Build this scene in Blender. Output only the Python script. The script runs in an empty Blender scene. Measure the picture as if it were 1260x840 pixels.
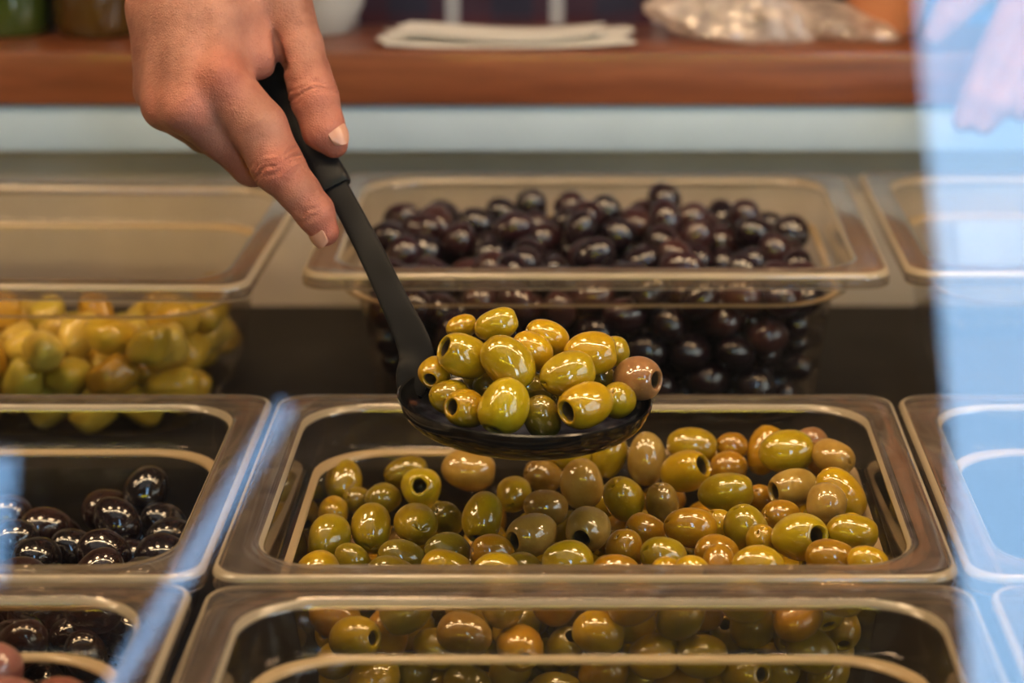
import bpy, bmesh, math, random
import numpy as np
from mathutils import Vector, Matrix

# ------------------------------------------------------------------ camera, light, exposure
SC = bpy.context.scene
COL = SC.collection
F = 3043.0                      # focal length in pixels of the 1260 px wide frame
TH = math.radians(16.1)         # camera looks down by this much
CT, ST = math.cos(TH), math.sin(TH)
CX, CY, CH = 720.0, 420.0, 1.40 # optical axis in pixels, camera height

cam_d = bpy.data.cameras.new('camera')
cam = bpy.data.objects.new('camera', cam_d)
COL.objects.link(cam)
cam.location = (0, 0, CH)
cam.rotation_euler = (math.pi / 2 - TH, 0, 0)
cam_d.sensor_fit = 'HORIZONTAL'
cam_d.sensor_width = 36
cam_d.lens = F / 1260 * 36
cam_d.shift_x = -(CX - 630) / 1260
cam_d.clip_start = 0.05
cam_d.dof.use_dof = True
cam_d.dof.focus_distance = 1.175
cam_d.dof.aperture_fstop = 5.4
SC.camera = cam

w = bpy.data.worlds.new('world')
SC.world = w
w.use_nodes = True
w.node_tree.nodes['Background'].inputs[0].default_value = (0.55, 0.7, 1.0, 1)
w.node_tree.nodes['Background'].inputs[1].default_value = 1.0

SC.view_settings.view_transform = 'Standard'
SC.view_settings.look = 'None'
SC.view_settings.exposure = 0.36
SC.view_settings.gamma = 1.0
SC.view_settings.use_curve_mapping = False
SC.cycles.max_bounces = 10
SC.cycles.transparent_max_bounces = 40
SC.cycles.sample_clamp_indirect = 6
SC.cycles.caustics_reflective = False
SC.cycles.caustics_refractive = False

BULB = 25.0      # radiance of the warm pendant bulbs
SKYL = 9.0       # radiance of the daylight in the windows
ROOF = 0.35       # radiance of the added roof panes over the aisle
STRIP = 38.0     # radiance of the warm strip along the top of the counter glass
SIDE = 3.3       # radiance of the tall side window
SIGN = 9.0      # radiance of the yellow lit fascia

random.seed(4)
rng = np.random.default_rng(11)

# ------------------------------------------------------------------ helpers
def Pz(px, py, zc):
    """pixel + depth along the camera axis -> world"""
    xr = (px - CX) / F * zc
    up = -(py - CY) / F * zc
    return np.array((xr, zc * CT + up * ST, CH - zc * ST + up * CT))

def PY(px, py, Y):
    d = Pz(px, py, 1.0) - np.array((0, 0, CH))
    return np.array((0, 0, CH)) + d * (Y / d[1])

def PH(px, py, z):
    d = Pz(px, py, 1.0) - np.array((0, 0, CH))
    return np.array((0, 0, CH)) + d * ((z - CH) / d[2])

RIGHT = np.array((1.0, 0, 0)); UP = np.array((0, ST, CT)); TOWARD = np.array((0, -CT, ST))

def camdir(ax, ay, at):
    v = ax * RIGHT - ay * UP + at * TOWARD
    return v / np.linalg.norm(v)

def tag(o, label=None, cat=None, group=None, kind=None):
    if label: o['label'] = label
    if cat: o['category'] = cat
    if group: o['group'] = group
    if kind: o['kind'] = kind
    return o

def empty(name, loc=(0, 0, 0)):
    o = bpy.data.objects.new(name, None)
    o.empty_display_size = 0.02
    o.location = loc
    COL.objects.link(o)
    return o

def link(name, me, mat=None, parent=None):
    o = bpy.data.objects.new(name, me)
    COL.objects.link(o)
    if mat is not None and not me.materials:
        me.materials.append(mat)
    if parent is not None:
        o.parent = parent
        o.location = -Vector(parent.location)
    return o

def mesh_from(name, V, Fc, smooth=True, sharp=None):
    me = bpy.data.meshes.new(name)
    me.from_pydata([tuple(map(float, v)) for v in V], [], [tuple(map(int, f)) for f in Fc])
    me.update()
    if smooth:
        me.shade_smooth()
        if sharp:
            me.set_sharp_from_angle(angle=math.radians(sharp))
    return me

def from_bm(name, bm, sharp=40):
    me = bpy.data.meshes.new(name)
    bmesh.ops.recalc_face_normals(bm, faces=bm.faces)
    bm.to_mesh(me); bm.free()
    me.shade_smooth()
    me.set_sharp_from_angle(angle=math.radians(sharp))
    return me

def box_bm(lo, hi, bevel=0.0, segs=2, bm=None):
    b2 = bmesh.new()
    bmesh.ops.create_cube(b2, size=1)
    for v in b2.verts:
        v.co = Vector([(l + h) / 2 + c * (h - l) for l, h, c in zip(lo, hi, v.co)])
    if bevel:
        bmesh.ops.bevel(b2, geom=b2.edges[:], offset=bevel, segments=segs, affect='EDGES', profile=0.5)
    if bm is None:
        return b2
    me = bpy.data.meshes.new('tmp'); b2.to_mesh(me); b2.free(); bm.from_mesh(me); bpy.data.meshes.remove(me)
    return bm

def box(name, lo, hi, mat, parent=None, bevel=0.0):
    return link(name, from_bm(name, box_bm(lo, hi, bevel)), mat, parent)

def lathe(name, prof, n=32, sharp=40):
    """prof: list of (radius, z); revolved about z"""
    V, Fc = [], []
    for r, z in prof:
        for k in range(n):
            a = 2 * math.pi * k / n
            V.append((r * math.cos(a), r * math.sin(a), z))
    for i in range(len(prof) - 1):
        for k in range(n):
            k2 = (k + 1) % n
            Fc.append((i * n + k, i * n + k2, (i + 1) * n + k2, (i + 1) * n + k))
    bm = bmesh.new(); me0 = mesh_from(name, V, Fc); bm.from_mesh(me0); bpy.data.meshes.remove(me0)
    bmesh.ops.remove_doubles(bm, verts=bm.verts[:], dist=1e-6)
    return from_bm(name, bm, sharp)

# ------------------------------------------------------------------ materials
def new_mat(name):
    m = bpy.data.materials.new(name)
    m.use_nodes = True
    nt = m.node_tree
    nt.nodes.clear()
    out = nt.nodes.new('ShaderNodeOutputMaterial')
    return m, nt, out

def N(nt, t, **kw):
    n = nt.nodes.new(t)
    for k, v in kw.items():
        if k.startswith('i_'):
            key = k[2:]
            key = int(key) if key.isdigit() else key.replace('_', ' ')
            n.inputs[key].default_value = v
        else:
            setattr(n, k, v)
    return n

def L(nt, a, b):
    nt.links.new(a, b)

def ramp(nt, src, stops):
    r = nt.nodes.new('ShaderNodeValToRGB')
    e = r.color_ramp.elements
    while len(e) < len(stops): e.new(0.5)
    for el, (p, c) in zip(e, stops):
        el.position = p; el.color = (*c, 1) if len(c) == 3 else c
    L(nt, src, r.inputs[0])
    return r.outputs[0]

def mixc(nt, fac, a, b, mode='MIX'):
    m = nt.nodes.new('ShaderNodeMix'); m.data_type = 'RGBA'; m.blend_type = mode
    for sock, v in ((m.inputs[0], fac), (m.inputs[6], a), (m.inputs[7], b)):
        if hasattr(v, 'is_linked') or hasattr(v, 'links'):
            L(nt, v, sock)
        else:
            sock.default_value = v if not isinstance(v, tuple) or len(v) == 4 else (*v, 1)
    return m.outputs[2]

def noise(nt, scale, detail=3, vec=None, rough=0.55):
    n = N(nt, 'ShaderNodeTexNoise', i_Scale=scale, i_Detail=detail, i_Roughness=rough)
    if vec is None:
        vec = nt.nodes.new('ShaderNodeTexCoord').outputs['Object']
    L(nt, vec, n.inputs['Vector'])
    return n.outputs['Fac']

def math_n(nt, op, a, b=None):
    m = nt.nodes.new('ShaderNodeMath'); m.operation = op
    for s, v in zip(m.inputs, (a, b)):
        if v is None: continue
        if hasattr(v, 'links'): L(nt, v, s)
        else: s.default_value = v
    return m.outputs[0]

def simple(name, color, rough=0.5, metal=0.0, spec=0.5, coat=0.0, nscale=None, namp=0.15, bump=0.0, bscale=200):
    m, nt, out = new_mat(name)
    p = N(nt, 'ShaderNodeBsdfPrincipled', i_Roughness=rough, i_Metallic=metal)
    p.inputs['Specular IOR Level'].default_value = spec
    p.inputs['Coat Weight'].default_value = coat
    p.inputs['Base Color'].default_value = (*color, 1)
    if nscale:
        c2 = tuple(max(0, c * (1 - namp)) for c in color); c3 = tuple(min(1, c * (1 + namp)) for c in color)
        L(nt, ramp(nt, noise(nt, nscale), [(0.3, c2), (0.7, c3)]), p.inputs['Base Color'])
    if bump:
        b = N(nt, 'ShaderNodeBump', i_Strength=bump, i_Distance=0.001)
        L(nt, noise(nt, bscale), b.inputs['Height']); L(nt, b.outputs[0], p.inputs['Normal'])
    L(nt, p.outputs[0], out.inputs[0])
    return m

def emit(name, color, strength):
    m, nt, out = new_mat(name)
    e = N(nt, 'ShaderNodeEmission', i_Strength=strength)
    e.inputs[0].default_value = (*color, 1)
    L(nt, e.outputs[0], out.inputs[0])
    return m

def clear(name, tint, haze, hazecol, rough=0.06, f0=0.05, scratch=None, translucent=0.0):
    """thin clear sheet: transparent + mirror by the angle + a little scratched haze"""
    m, nt, out = new_mat(name)
    tr = N(nt, 'ShaderNodeBsdfTransparent'); tr.inputs[0].default_value = (*tint, 1)
    gl = N(nt, 'ShaderNodeBsdfGlossy', i_Roughness=rough)
    lw = N(nt, 'ShaderNodeLayerWeight', i_Blend=0.5)
    fr = math_n(nt, 'ADD', math_n(nt, 'MULTIPLY', math_n(nt, 'POWER', lw.outputs['Facing'], 5.0), 0.9), f0)
    mx = N(nt, 'ShaderNodeMixShader'); L(nt, fr, mx.inputs[0]); L(nt, tr.outputs[0], mx.inputs[1]); L(nt, gl.outputs[0], mx.inputs[2])
    last = mx.outputs[0]
    if haze > 0:
        df = N(nt, 'ShaderNodeBsdfDiffuse'); df.inputs[0].default_value = (*hazecol, 1)
        hz = df.outputs[0]
        if translucent:
            tl = N(nt, 'ShaderNodeBsdfTranslucent'); tl.inputs[0].default_value = (*hazecol, 1)
            m2 = N(nt, 'ShaderNodeMixShader', i_0=translucent); L(nt, hz, m2.inputs[1]); L(nt, tl.outputs[0], m2.inputs[2]); hz = m2.outputs[0]
        m3 = N(nt, 'ShaderNodeMixShader')
        if scratch:
            f = math_n(nt, 'MULTIPLY', ramp(nt, noise(nt, scratch, 5, rough=0.7), [(0.35, (0.35,) * 3), (0.7, (1.6,) * 3)]), haze)
            L(nt, f, m3.inputs[0])
        else:
            m3.inputs[0].default_value = haze
        L(nt, last, m3.inputs[1]); L(nt, hz, m3.inputs[2]); last = m3.outputs[0]
    L(nt, last, out.inputs[0])
    return m

M = {}
M['pan_wall'] = clear('clear_plastic_wall', (0.92, 0.885, 0.83), 0.010, (0.50, 0.40, 0.30), 0.05, 0.035, 45, 0.4)
M['pan_rim'] = clear('scuffed_plastic_rim', (0.78, 0.73, 0.68), 0.085, (0.66, 0.54, 0.44), 0.06, 0.10, 85, 0.2)
M['pan_edge'] = clear('worn_lit_plastic_edge', (0.85, 0.78, 0.66), 0.46, (0.88, 0.72, 0.50), 0.14, 0.14, None, 0.35)  # scuffs, plus the light gathered at the edges put into the haze colour
M['glass'] = clear('window_glass', (0.97, 0.985, 0.98), 0.0, (1, 1, 1), 0.0, 0.045)
M['black_nylon'] = simple('black_nylon', (0.008, 0.008, 0.009), 0.38, spec=0.1, nscale=60, namp=0.4)
M['black_bowl'] = simple('glossy_black_nylon', (0.005, 0.005, 0.005), 0.14, spec=0.5, nscale=60, namp=0.4)
M['black_grip'] = simple('black_grip', (0.006, 0.006, 0.007), 0.45, spec=0.3, nscale=80, namp=0.4, bump=0.15, bscale=900)
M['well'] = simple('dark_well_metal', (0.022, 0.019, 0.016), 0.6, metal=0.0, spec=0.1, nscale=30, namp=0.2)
M['steel'] = simple('brushed_steel', (0.42, 0.41, 0.40), 0.38, metal=0.9, nscale=30, namp=0.2)
M['dark_steel'] = simple('dark_case_metal', (0.10, 0.095, 0.09), 0.5, metal=0.3, nscale=20)
M['beige'] = simple('beige_panel', (0.47, 0.40, 0.33), 0.55, nscale=14, namp=0.12)
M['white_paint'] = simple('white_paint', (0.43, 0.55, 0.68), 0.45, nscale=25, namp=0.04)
M['paper'] = simple('white_paper', (0.78, 0.76, 0.72), 0.7, nscale=30, namp=0.04)
M['wall'] = simple('dark_plaster_wall', (0.06, 0.05, 0.042), 0.8, nscale=3)
M['ceil'] = simple('ceiling_paint', (0.16, 0.14, 0.12), 0.9, nscale=3)
M['floor'] = simple('floor_concrete', (0.22, 0.20, 0.18), 0.6, nscale=4)
M['frame'] = simple('window_frame_paint', (0.12, 0.11, 0.10), 0.5, nscale=12)
M['bulb'] = emit('warm_bulb_glow', (1.0, 0.64, 0.36), BULB)
M['sky'] = emit('daylight', (0.36, 0.63, 1.0), SKYL)
M['skyw'] = emit('white_daylight', (0.80, 0.90, 1.0), SKYL)
M['sky_side'] = emit('side_daylight', (0.84, 0.93, 1.0), SIDE)
M['sky_dim'] = emit('dim_daylight', (0.30, 0.58, 1.0), SKYL * .7)
M['roof_light'] = emit('added_roof_glow', (0.93, 0.97, 1.0), ROOF)
M['strip'] = emit('warm_light_strip', (1.0, 0.72, 0.42), STRIP)
M['sign'] = emit('yellow_fascia_glow', (1.0, 0.80, 0.05), SIGN)
M['lampblack'] = simple('lamp_enamel', (0.03, 0.03, 0.03), 0.4)
M['bottle_green'] = simple('green_bottle_glass', (0.035, 0.055, 0.008), 0.12, coat=0.5, nscale=8)
M['bottle_amber'] = simple('amber_bottle_glass', (0.07, 0.035, 0.006), 0.12, coat=0.5, nscale=8)
M['cork'] = simple('cork', (0.30, 0.18, 0.09), 0.8, nscale=90)
M['ceramic'] = simple('glazed_ceramic', (0.40, 0.41, 0.41), 0.2, coat=0.3, nscale=10, namp=0.05)
M['terracotta'] = simple('terracotta', (0.55, 0.22, 0.10), 0.75, nscale=20)
M['blue_plastic'] = simple('blue_plastic', (0.03, 0.13, 0.36), 0.4, nscale=9)
M['jeans'] = simple('denim', (0.03, 0.05, 0.11), 0.85, nscale=120, namp=0.3)
M['shoe'] = simple('shoe_leather', (0.03, 0.02, 0.015), 0.5, nscale=30)
M['hair'] = simple('dark_hair', (0.03, 0.02, 0.012), 0.6, nscale=60, namp=0.4)
M['nail'] = simple('finger_nail', (0.50, 0.26, 0.19), 0.28, coat=0.2, nscale=160, namp=0.06)
M['bag'] = clear('crumpled_clear_plastic', (0.90, 0.88, 0.86), 0.60, (0.92, 0.80, 0.72), 0.15, 0.12, 40, 0.5)
M['pit'] = simple('pit_flesh', (0.085, 0.055, 0.028), 0.45, nscale=200, namp=0.4)

def wood_mat():
    m, nt, out = new_mat('varnished_wood')
    tc = nt.nodes.new('ShaderNodeTexCoord')
    mp = N(nt, 'ShaderNodeMapping'); mp.inputs['Scale'].default_value = (1.6, 22, 22)
    L(nt, tc.outputs['Object'], mp.inputs[0])
    f = noise(nt, 6, 6, mp.outputs[0], 0.65)
    c = ramp(nt, f, [(0.25, (0.11, 0.028, 0.010)), (0.5, (0.20, 0.058, 0.022)), (0.75, (0.27, 0.085, 0.033))])
    p = N(nt, 'ShaderNodeBsdfPrincipled', i_Roughness=0.38)
    p.inputs['Coat Weight'].default_value = 0.25
    L(nt, c, p.inputs['Base Color'])
    b = N(nt, 'ShaderNodeBump', i_Strength=0.15, i_Distance=0.001); L(nt, f, b.inputs['Height']); L(nt, b.outputs[0], p.inputs['Normal'])
    L(nt, p.outputs[0], out.inputs[0])
    return m
M['wood'] = wood_mat()

def olive_mat(name, rough, coat, mott, speck, sss=0.0):
    """base colour from the object's own colour, mottled"""
    m, nt, out = new_mat(name)
    oi = nt.nodes.new('ShaderNodeObjectInfo'); tc = nt.nodes.new('ShaderNodeTexCoord')
    add = N(nt, 'ShaderNodeVectorMath', operation='ADD')
    sc = N(nt, 'ShaderNodeVectorMath', operation='SCALE'); sc.inputs['Scale'].default_value = 7.0
    cmb = nt.nodes.new('ShaderNodeCombineXYZ')
    L(nt, oi.outputs['Random'], cmb.inputs[0]); L(nt, cmb.outputs[0], sc.inputs[0])
    L(nt, tc.outputs['Object'], add.inputs[0]); L(nt, sc.outputs[0], add.inputs[1])
    v = add.outputs[0]
    f1 = noise(nt, 95, 4, v)
    dark = mixc(nt, 1.0, oi.outputs['Color'], (*mott, 1), 'MULTIPLY')
    c = mixc(nt, ramp(nt, f1, [(0.40, (0, 0, 0)), (0.72, (1, 1, 1))]), oi.outputs['Color'], dark)
    f2 = noise(nt, 900, 2, v)
    c = mixc(nt, ramp(nt, f2, [(0.62, (0, 0, 0)), (0.74, (0.35,) * 3)]), c, (*speck, 1))
    p = N(nt, 'ShaderNodeBsdfPrincipled', i_Roughness=rough)
    p.inputs['Specular IOR Level'].default_value = 0.12
    p.inputs['Coat Weight'].default_value = coat; p.inputs['Coat Roughness'].default_value = 0.035; p.inputs['Coat IOR'].default_value = 1.75
    L(nt, c, p.inputs['Base Color'])
    if sss:
        p.inputs['Subsurface Weight'].default_value = sss
        p.inputs['Subsurface Radius'].default_value = (1.0, 0.7, 0.2)
        p.inputs['Subsurface Scale'].default_value = 0.003
    b = N(nt, 'ShaderNodeBump', i_Strength=0.16, i_Distance=0.0006); L(nt, noise(nt, 230, 3, v), b.inputs['Height'])
    L(nt, b.outputs[0], p.inputs['Normal']); L(nt, b.outputs[0], p.inputs['Coat Normal'])
    L(nt, p.outputs[0], out.inputs[0])
    return m
M['olive'] = olive_mat('green_olive_skin', 0.34, 1.0, (0.78, 0.68, 0.45), (0.58, 0.46, 0.10), 0.10)
M['purple'] = olive_mat('purple_olive_skin', 0.30, 0.9, (0.55, 0.50, 0.50), (0.16, 0.08, 0.08))
M['garlic'] = olive_mat('pickled_clove', 0.35, 0.5, (0.85, 0.74, 0.45), (0.85, 0.75, 0.40))

def skin_mat():
    m, nt, out = new_mat('skin')
    at = N(nt, 'ShaderNodeAttribute', attribute_name='tone'); at.attribute_type = 'GEOMETRY'
    f = noise(nt, 55, 4); f2 = noise(nt, 320, 3)
    c = ramp(nt, f, [(0.30, (0.23, 0.092, 0.065)), (0.52, (0.33, 0.146, 0.107)), (0.74, (0.41, 0.19, 0.145))])
    c = mixc(nt, at.outputs['Fac'], c, (0.48, 0.125, 0.080, 1))
    c = mixc(nt, ramp(nt, f2, [(0.60, (0, 0, 0)), (0.75, (0.30,) * 3)]), c, (0.30, 0.11, 0.06, 1))
    p = N(nt, 'ShaderNodeBsdfPrincipled', i_Roughness=0.46)
    p.inputs['Specular IOR Level'].default_value = 0.4
    p.inputs['Subsurface Weight'].default_value = 0.18
    p.inputs['Subsurface Radius'].default_value = (1.0, 0.35, 0.2)
    p.inputs['Subsurface Scale'].default_value = 0.004
    L(nt, c, p.inputs['Base Color'])
    tc = nt.nodes.new('ShaderNodeTexCoord')
    vo = N(nt, 'ShaderNodeTexVoronoi', i_Scale=700.0); vo.feature = 'DISTANCE_TO_EDGE'; L(nt, tc.outputs['Object'], vo.inputs['Vector'])
    hsum = math_n(nt, 'ADD', math_n(nt, 'MULTIPLY', vo.outputs['Distance'], 0.6), noise(nt, 260, 4))
    b = N(nt, 'ShaderNodeBump', i_Strength=0.7, i_Distance=0.001); L(nt, hsum, b.inputs['Height']); L(nt, b.outputs[0], p.inputs['Normal'])
    L(nt, p.outputs[0], out.inputs[0])
    return m
M['skin'] = skin_mat()

def plaid_mat():
    m, nt, out = new_mat('plaid_cotton')
    tc = nt.nodes.new('ShaderNodeTexCoord'); sp = nt.nodes.new('ShaderNodeSeparateXYZ'); L(nt, tc.outputs['Object'], sp.inputs[0])
    def bands(sock, period, lo, hi):
        f = math_n(nt, 'FRACT', math_n(nt, 'DIVIDE', sock, period))
        return math_n(nt, 'MULTIPLY', math_n(nt, 'GREATER_THAN', f, lo), math_n(nt, 'LESS_THAN', f, hi))
    bx, bz = bands(sp.outputs[0], 0.075, 0.1, 0.5), bands(sp.outputs[2], 0.075, 0.1, 0.5)
    wx, wz = bands(sp.outputs[0], 0.075, 0.66, 0.80), bands(sp.outputs[2], 0.075, 0.66, 0.80)
    c = mixc(nt, math_n(nt, 'MULTIPLY', math_n(nt, 'ADD', bx, bz), 0.45), (0.055, 0.012, 0.030, 1), (0.012, 0.018, 0.050, 1))
    c = mixc(nt, math_n(nt, 'MULTIPLY', math_n(nt, 'ADD', wx, wz), 0.45), c, (0.75, 0.82, 0.95, 1))
    p = N(nt, 'ShaderNodeBsdfPrincipled', i_Roughness=0.85); L(nt, c, p.inputs['Base Color'])
    L(nt, p.outputs[0], out.inputs[0])
    return m
M['plaid'] = plaid_mat()

# ------------------------------------------------------------------ the hall
HX, HYB, HYF, HZ = 3.2, 4.2, -3.0, 4.6
def struct(name, lo, hi, mat):
    o = box(name, lo, hi, mat); o['kind'] = 'structure'; return o
struct('floor', (-HX, HYF, -0.1), (HX, HYB, 0), M['floor'])
struct('ceiling', (-HX, HYF, HZ), (HX, HYB, HZ + 0.1), M['ceil'])
struct('wall_back', (-HX - .1, HYB, -0.1), (HX + .1, HYB + 0.1, HZ + .1), M['wall'])
struct('wall_left', (-HX - 0.1, HYF, -0.1), (-HX, HYB, HZ + .1), M['wall'])
struct('wall_right', (HX, HYF, -0.1), (HX + 0.1, HYB, HZ + .1), M['wall'])
struct('wall_front', (-HX - .1, HYF - 0.1, -0.1), (HX + .1, HYF, HZ + .1), M['wall'])

def window(name, x0, x1, z0, z1, mat, bars=()):
    y = HYF + 0.002
    o = empty(name, ((x0 + x1) / 2, y, z0)); o['kind'] = 'structure'
    box('pane', (x0, y, z0), (x1, y + 0.012, z1), mat, o)
    b = bmesh.new(); t = 0.05
    for lo, hi in (((x0 - t, z0 - t), (x0, z1 + t)), ((x1, z0 - t), (x1 + t, z1 + t)), ((x0, z0 - t), (x1, z0)), ((x0, z1), (x1, z1 + t))):
        box_bm((lo[0], y, lo[1]), (hi[0], y + 0.05, hi[1]), bm=b)
    link('window_frame', from_bm('window_frame', b), M['frame'], o)
    for bx in bars:
        box('glazing_bar', (bx - .015, y + .012, z0), (bx + .015, y + 0.04, z1), M['frame'], o)
    return o
window('window_1', 0.71, 1.16, 2.35, 4.25, M['sky'])
window('window_2', -1.62, -1.10, 2.62, 2.90, M['sky_dim'])
window('door_1', 1.30, 2.15, 0.05, 1.62, M['skyw'], (1.72,))

# tall window in the side wall
sw = empty('window_3', (HX - .01, -1.0, 0.9)); sw['kind'] = 'structure'
for i in range(3):
    for j in range(2):
        y0, z0 = -2.75 + i * 1.05, 0.95 + j * 1.15
        box('pane', (HX - .014, y0, z0), (HX - .002, y0 + 1.0, z0 + 1.1), M['sky_side'], sw)
for i in range(4):
    box('glazing_bar', (HX - .05, -2.80 + i * 1.05, 0.90), (HX - .002, -2.755 + i * 1.05, 3.25), M['frame'], sw)
for j in range(3):
    box('transom', (HX - .045, -2.80, .90 + j * 1.15), (HX - .003, .39, .945 + j * 1.15), M['frame'], sw)

# unseen glowing roof panes over the aisle, added to brighten the counter
sk = empty('added_roof_light', (-0.4, -1.3, HZ - .03)); sk['kind'] = 'structure'
for i in range(4):
    for j in range(2):
        x0, y0 = -2.6 + i * 1.12, -2.75 + j * 1.42
        box('pane', (x0, y0, HZ - .02), (x0 + 1.07, y0 + 1.37, HZ - .002), M['roof_light'], sk)
for i in range(5):
    x0 = -2.625 + i * 1.12
    box('glazing_bar', (x0 - .022, -2.80, HZ - .05), (x0 + .022, 0.10, HZ - .002), M['frame'], sk)

# glowing tube added slantwise opposite, to mirror as a streak in the counter glass
def tube_between(a, b, r, n=12):
    a, b = Vector(a), Vector(b); d = b - a
    bm = bmesh.new()
    bmesh.ops.create_cone(bm, cap_ends=True, segments=n, radius1=r, radius2=r, depth=d.length)
    bmesh.ops.transform(bm, matrix=Matrix.Translation((a + b) / 2) @ d.to_track_quat('Z', 'Y').to_matrix().to_4x4(), verts=bm.verts)
    return bm
sl = empty('slanted_streak_tube', (-0.75, HYF + .05, 2.5))
link('glow_tube', from_bm('glow_tube', tube_between((-0.585, HYF + .07, 2.98), (-0.885, HYF + .07, 2.37), 0.016)), M['sky_dim'], sl)
link('backing_bar', from_bm('backing_bar', tube_between((-0.575, HYF + .025, 3.00), (-0.895, HYF + .025, 2.35), 0.02)), M['frame'], sl)
tag(sl, 'slanted bluish glowing tube added opposite the counter for its reflection', 'lamp')

# stall across the aisle with a lit yellow fascia
st = empty('opposite_stall', (0, -1.9, 0))
box('fascia_light', (-1.3, -1.62, 1.66), (0.9, -1.60, 1.80), M['sign'], st)
box('fascia_board', (-1.9, -1.68, 1.60), (1.5, -1.62, 1.86), M['frame'], st, 0.004)
for x in (-1.86, 1.46):
    box('post', (x - .03, -1.70, 0.002), (x + .03, -1.64, 1.60), M['frame'], st, 0.004)
    box('roof_bracket', (x - .02, -2.5, 1.80), (x + .02, -1.68, 1.84), M['frame'], st, 0.003)
tag(st, 'stall across the aisle with a long lit yellow fascia', 'market stall')

# warm pendant lamps over the counter
gl_p = [(0.070 * math.sin(math.pi * k / 16), -0.070 * math.cos(math.pi * k / 16)) for k in range(15)]
bulbm = lathe('globe', gl_p + [(0.018, 0.066), (0.0, 0.066)], 28)
shade = lathe('lamp_cap', [(0.0, 0.105), (0.012, 0.104), (0.022, 0.09), (0.030, 0.068), (0.031, 0.0665), (0.0, 0.0665)], 24)
capm = lathe('ceiling_rose', [(0.0, -.03), (0.03, -0.028), (0.045, -0.012), (0.05, 0.0), (0.0, 0.0)], 24)
for i, x in enumerate((-0.98, -0.56, -0.14, 0.28, 0.70)):
    z = 1.70; y = 1.12
    t = empty('pendant_lamp', (x, y, z))
    for nm, me, mt, dz in (('lamp_cap', shade, M['lampblack'], 0), ('globe', bulbm, M['bulb'], 0), ('ceiling_rose', capm, M['lampblack'], HZ - z)):
        o = link(nm, me, mt, t); o.location = (0, 0, dz)
    link('cord', from_bm('cord', tube_between((x, y, z + .10), (x, y, HZ - .01), 0.004, 8)), M['lampblack'], t)
    tag(t, 'warm glowing globe pendant lamp above the pans, %s from the left' % ('first', 'second', 'third', 'fourth', 'fifth')[i], 'lamp', 'pendant lamps over the counter')

# ------------------------------------------------------------------ display counter
RZ = 1.008           # rim height of the middle and front rows
RB = 1.060           # rim height of the back row
PW, PD, PH_ = 0.325, 0.265, 0.100
Y_MID, Y_FRONT, Y_BACK = 0.994, 0.722, 1.312      # front edge of each row

dc = empty('display_counter', (0, 1.2, 0))
box('cabinet', (-1.25, 0.60, 0.003), (1.25, 1.66, 0.86), M['dark_steel'], dc, 0.004)
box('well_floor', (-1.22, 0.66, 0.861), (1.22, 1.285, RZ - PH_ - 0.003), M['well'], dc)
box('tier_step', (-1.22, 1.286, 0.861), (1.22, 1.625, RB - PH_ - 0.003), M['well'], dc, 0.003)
box('back_panel', (-1.22, 1.632, 0.861), (1.22, 1.65, 1.066), M['beige'], dc)
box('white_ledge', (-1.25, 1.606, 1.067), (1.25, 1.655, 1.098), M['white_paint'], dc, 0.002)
for s in (-1, 1):
    box('side_panel', (s * 1.235 - .014, 0.61, 0.862), (s * 1.235 + .014, 1.604, 1.05), M['beige'], dc, 0.002)
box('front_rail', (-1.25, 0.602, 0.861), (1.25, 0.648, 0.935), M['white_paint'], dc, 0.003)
tag(dc, 'long serving counter with sunken steel well and white ledge', 'counter')

wc = box('wooden_counter_top', (-1.3, 1.600, 1.0985), (1.3, 1.720, 1.1345), M['wood'], None, 0.003)
tag(wc, 'reddish brown varnished wooden board above the white ledge', 'counter top')

# sloping sneeze glass in front
gp = empty('counter_glass', (0, 0.625, 0.948))
tilt = math.radians(22)
bm = box_bm((-1.2, -0.003, 0.0), (1.2, 0.003, 0.78))
bmesh.ops.transform(bm, matrix=Matrix.Translation((0, 0.625, 0.948)) @ Matrix.Rotation(-tilt, 4, 'X'), verts=bm.verts)
link('glass_sheet', from_bm('glass_sheet', bm), M['glass'], gp)
bm = box_bm((-1.2, -0.007, -0.004), (1.2, 0.007, 0.02), 0.001)
bmesh.ops.transform(bm, matrix=Matrix.Translation((0, 0.625, 0.948)) @ Matrix.Rotation(-tilt, 4, 'X'), verts=bm.verts)
link('bottom_channel', from_bm('bottom_channel', bm), M['steel'], gp)
tp = Matrix.Translation((0, 0.625, 0.948)) @ Matrix.Rotation(-tilt, 4, 'X')
for nm, lo_, hi_, mt in (('strip_housing', (-1.2, .0035, .745), (1.2, .030, .785), M['steel']), ('light_strip', (-1.15, .0305, .758), (1.15, .046, .772), M['strip'])):
    bm = box_bm(lo_, hi_, .0005); bmesh.ops.transform(bm, matrix=tp, verts=bm.verts); link(nm, from_bm(nm, bm), mt, gp)
tag(gp, 'sloping clear glass sheet along the customer side of the counter', 'glass')

# ------------------------------------------------------------------ food pans
def rring(W, D, inset, z, r, cs=9):
    """rounded rectangle ring, front edge at y=0"""
    hx, hy = W / 2 - inset, D / 2 - inset
    r = max(0.002, min(r, hx - .001, hy - .001))
    pts = []
    for k, (sx, sy) in enumerate(((1, 1), (-1, 1), (-1, -1), (1, -1))):
        for j in range(cs + 1):
            a = math.pi / 2 * (k + j / cs)
            pts.append((sx * (hx - r) + r * math.cos(a), D / 2 + sy * (hy - r) + r * math.sin(a), z))
    return pts

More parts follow.
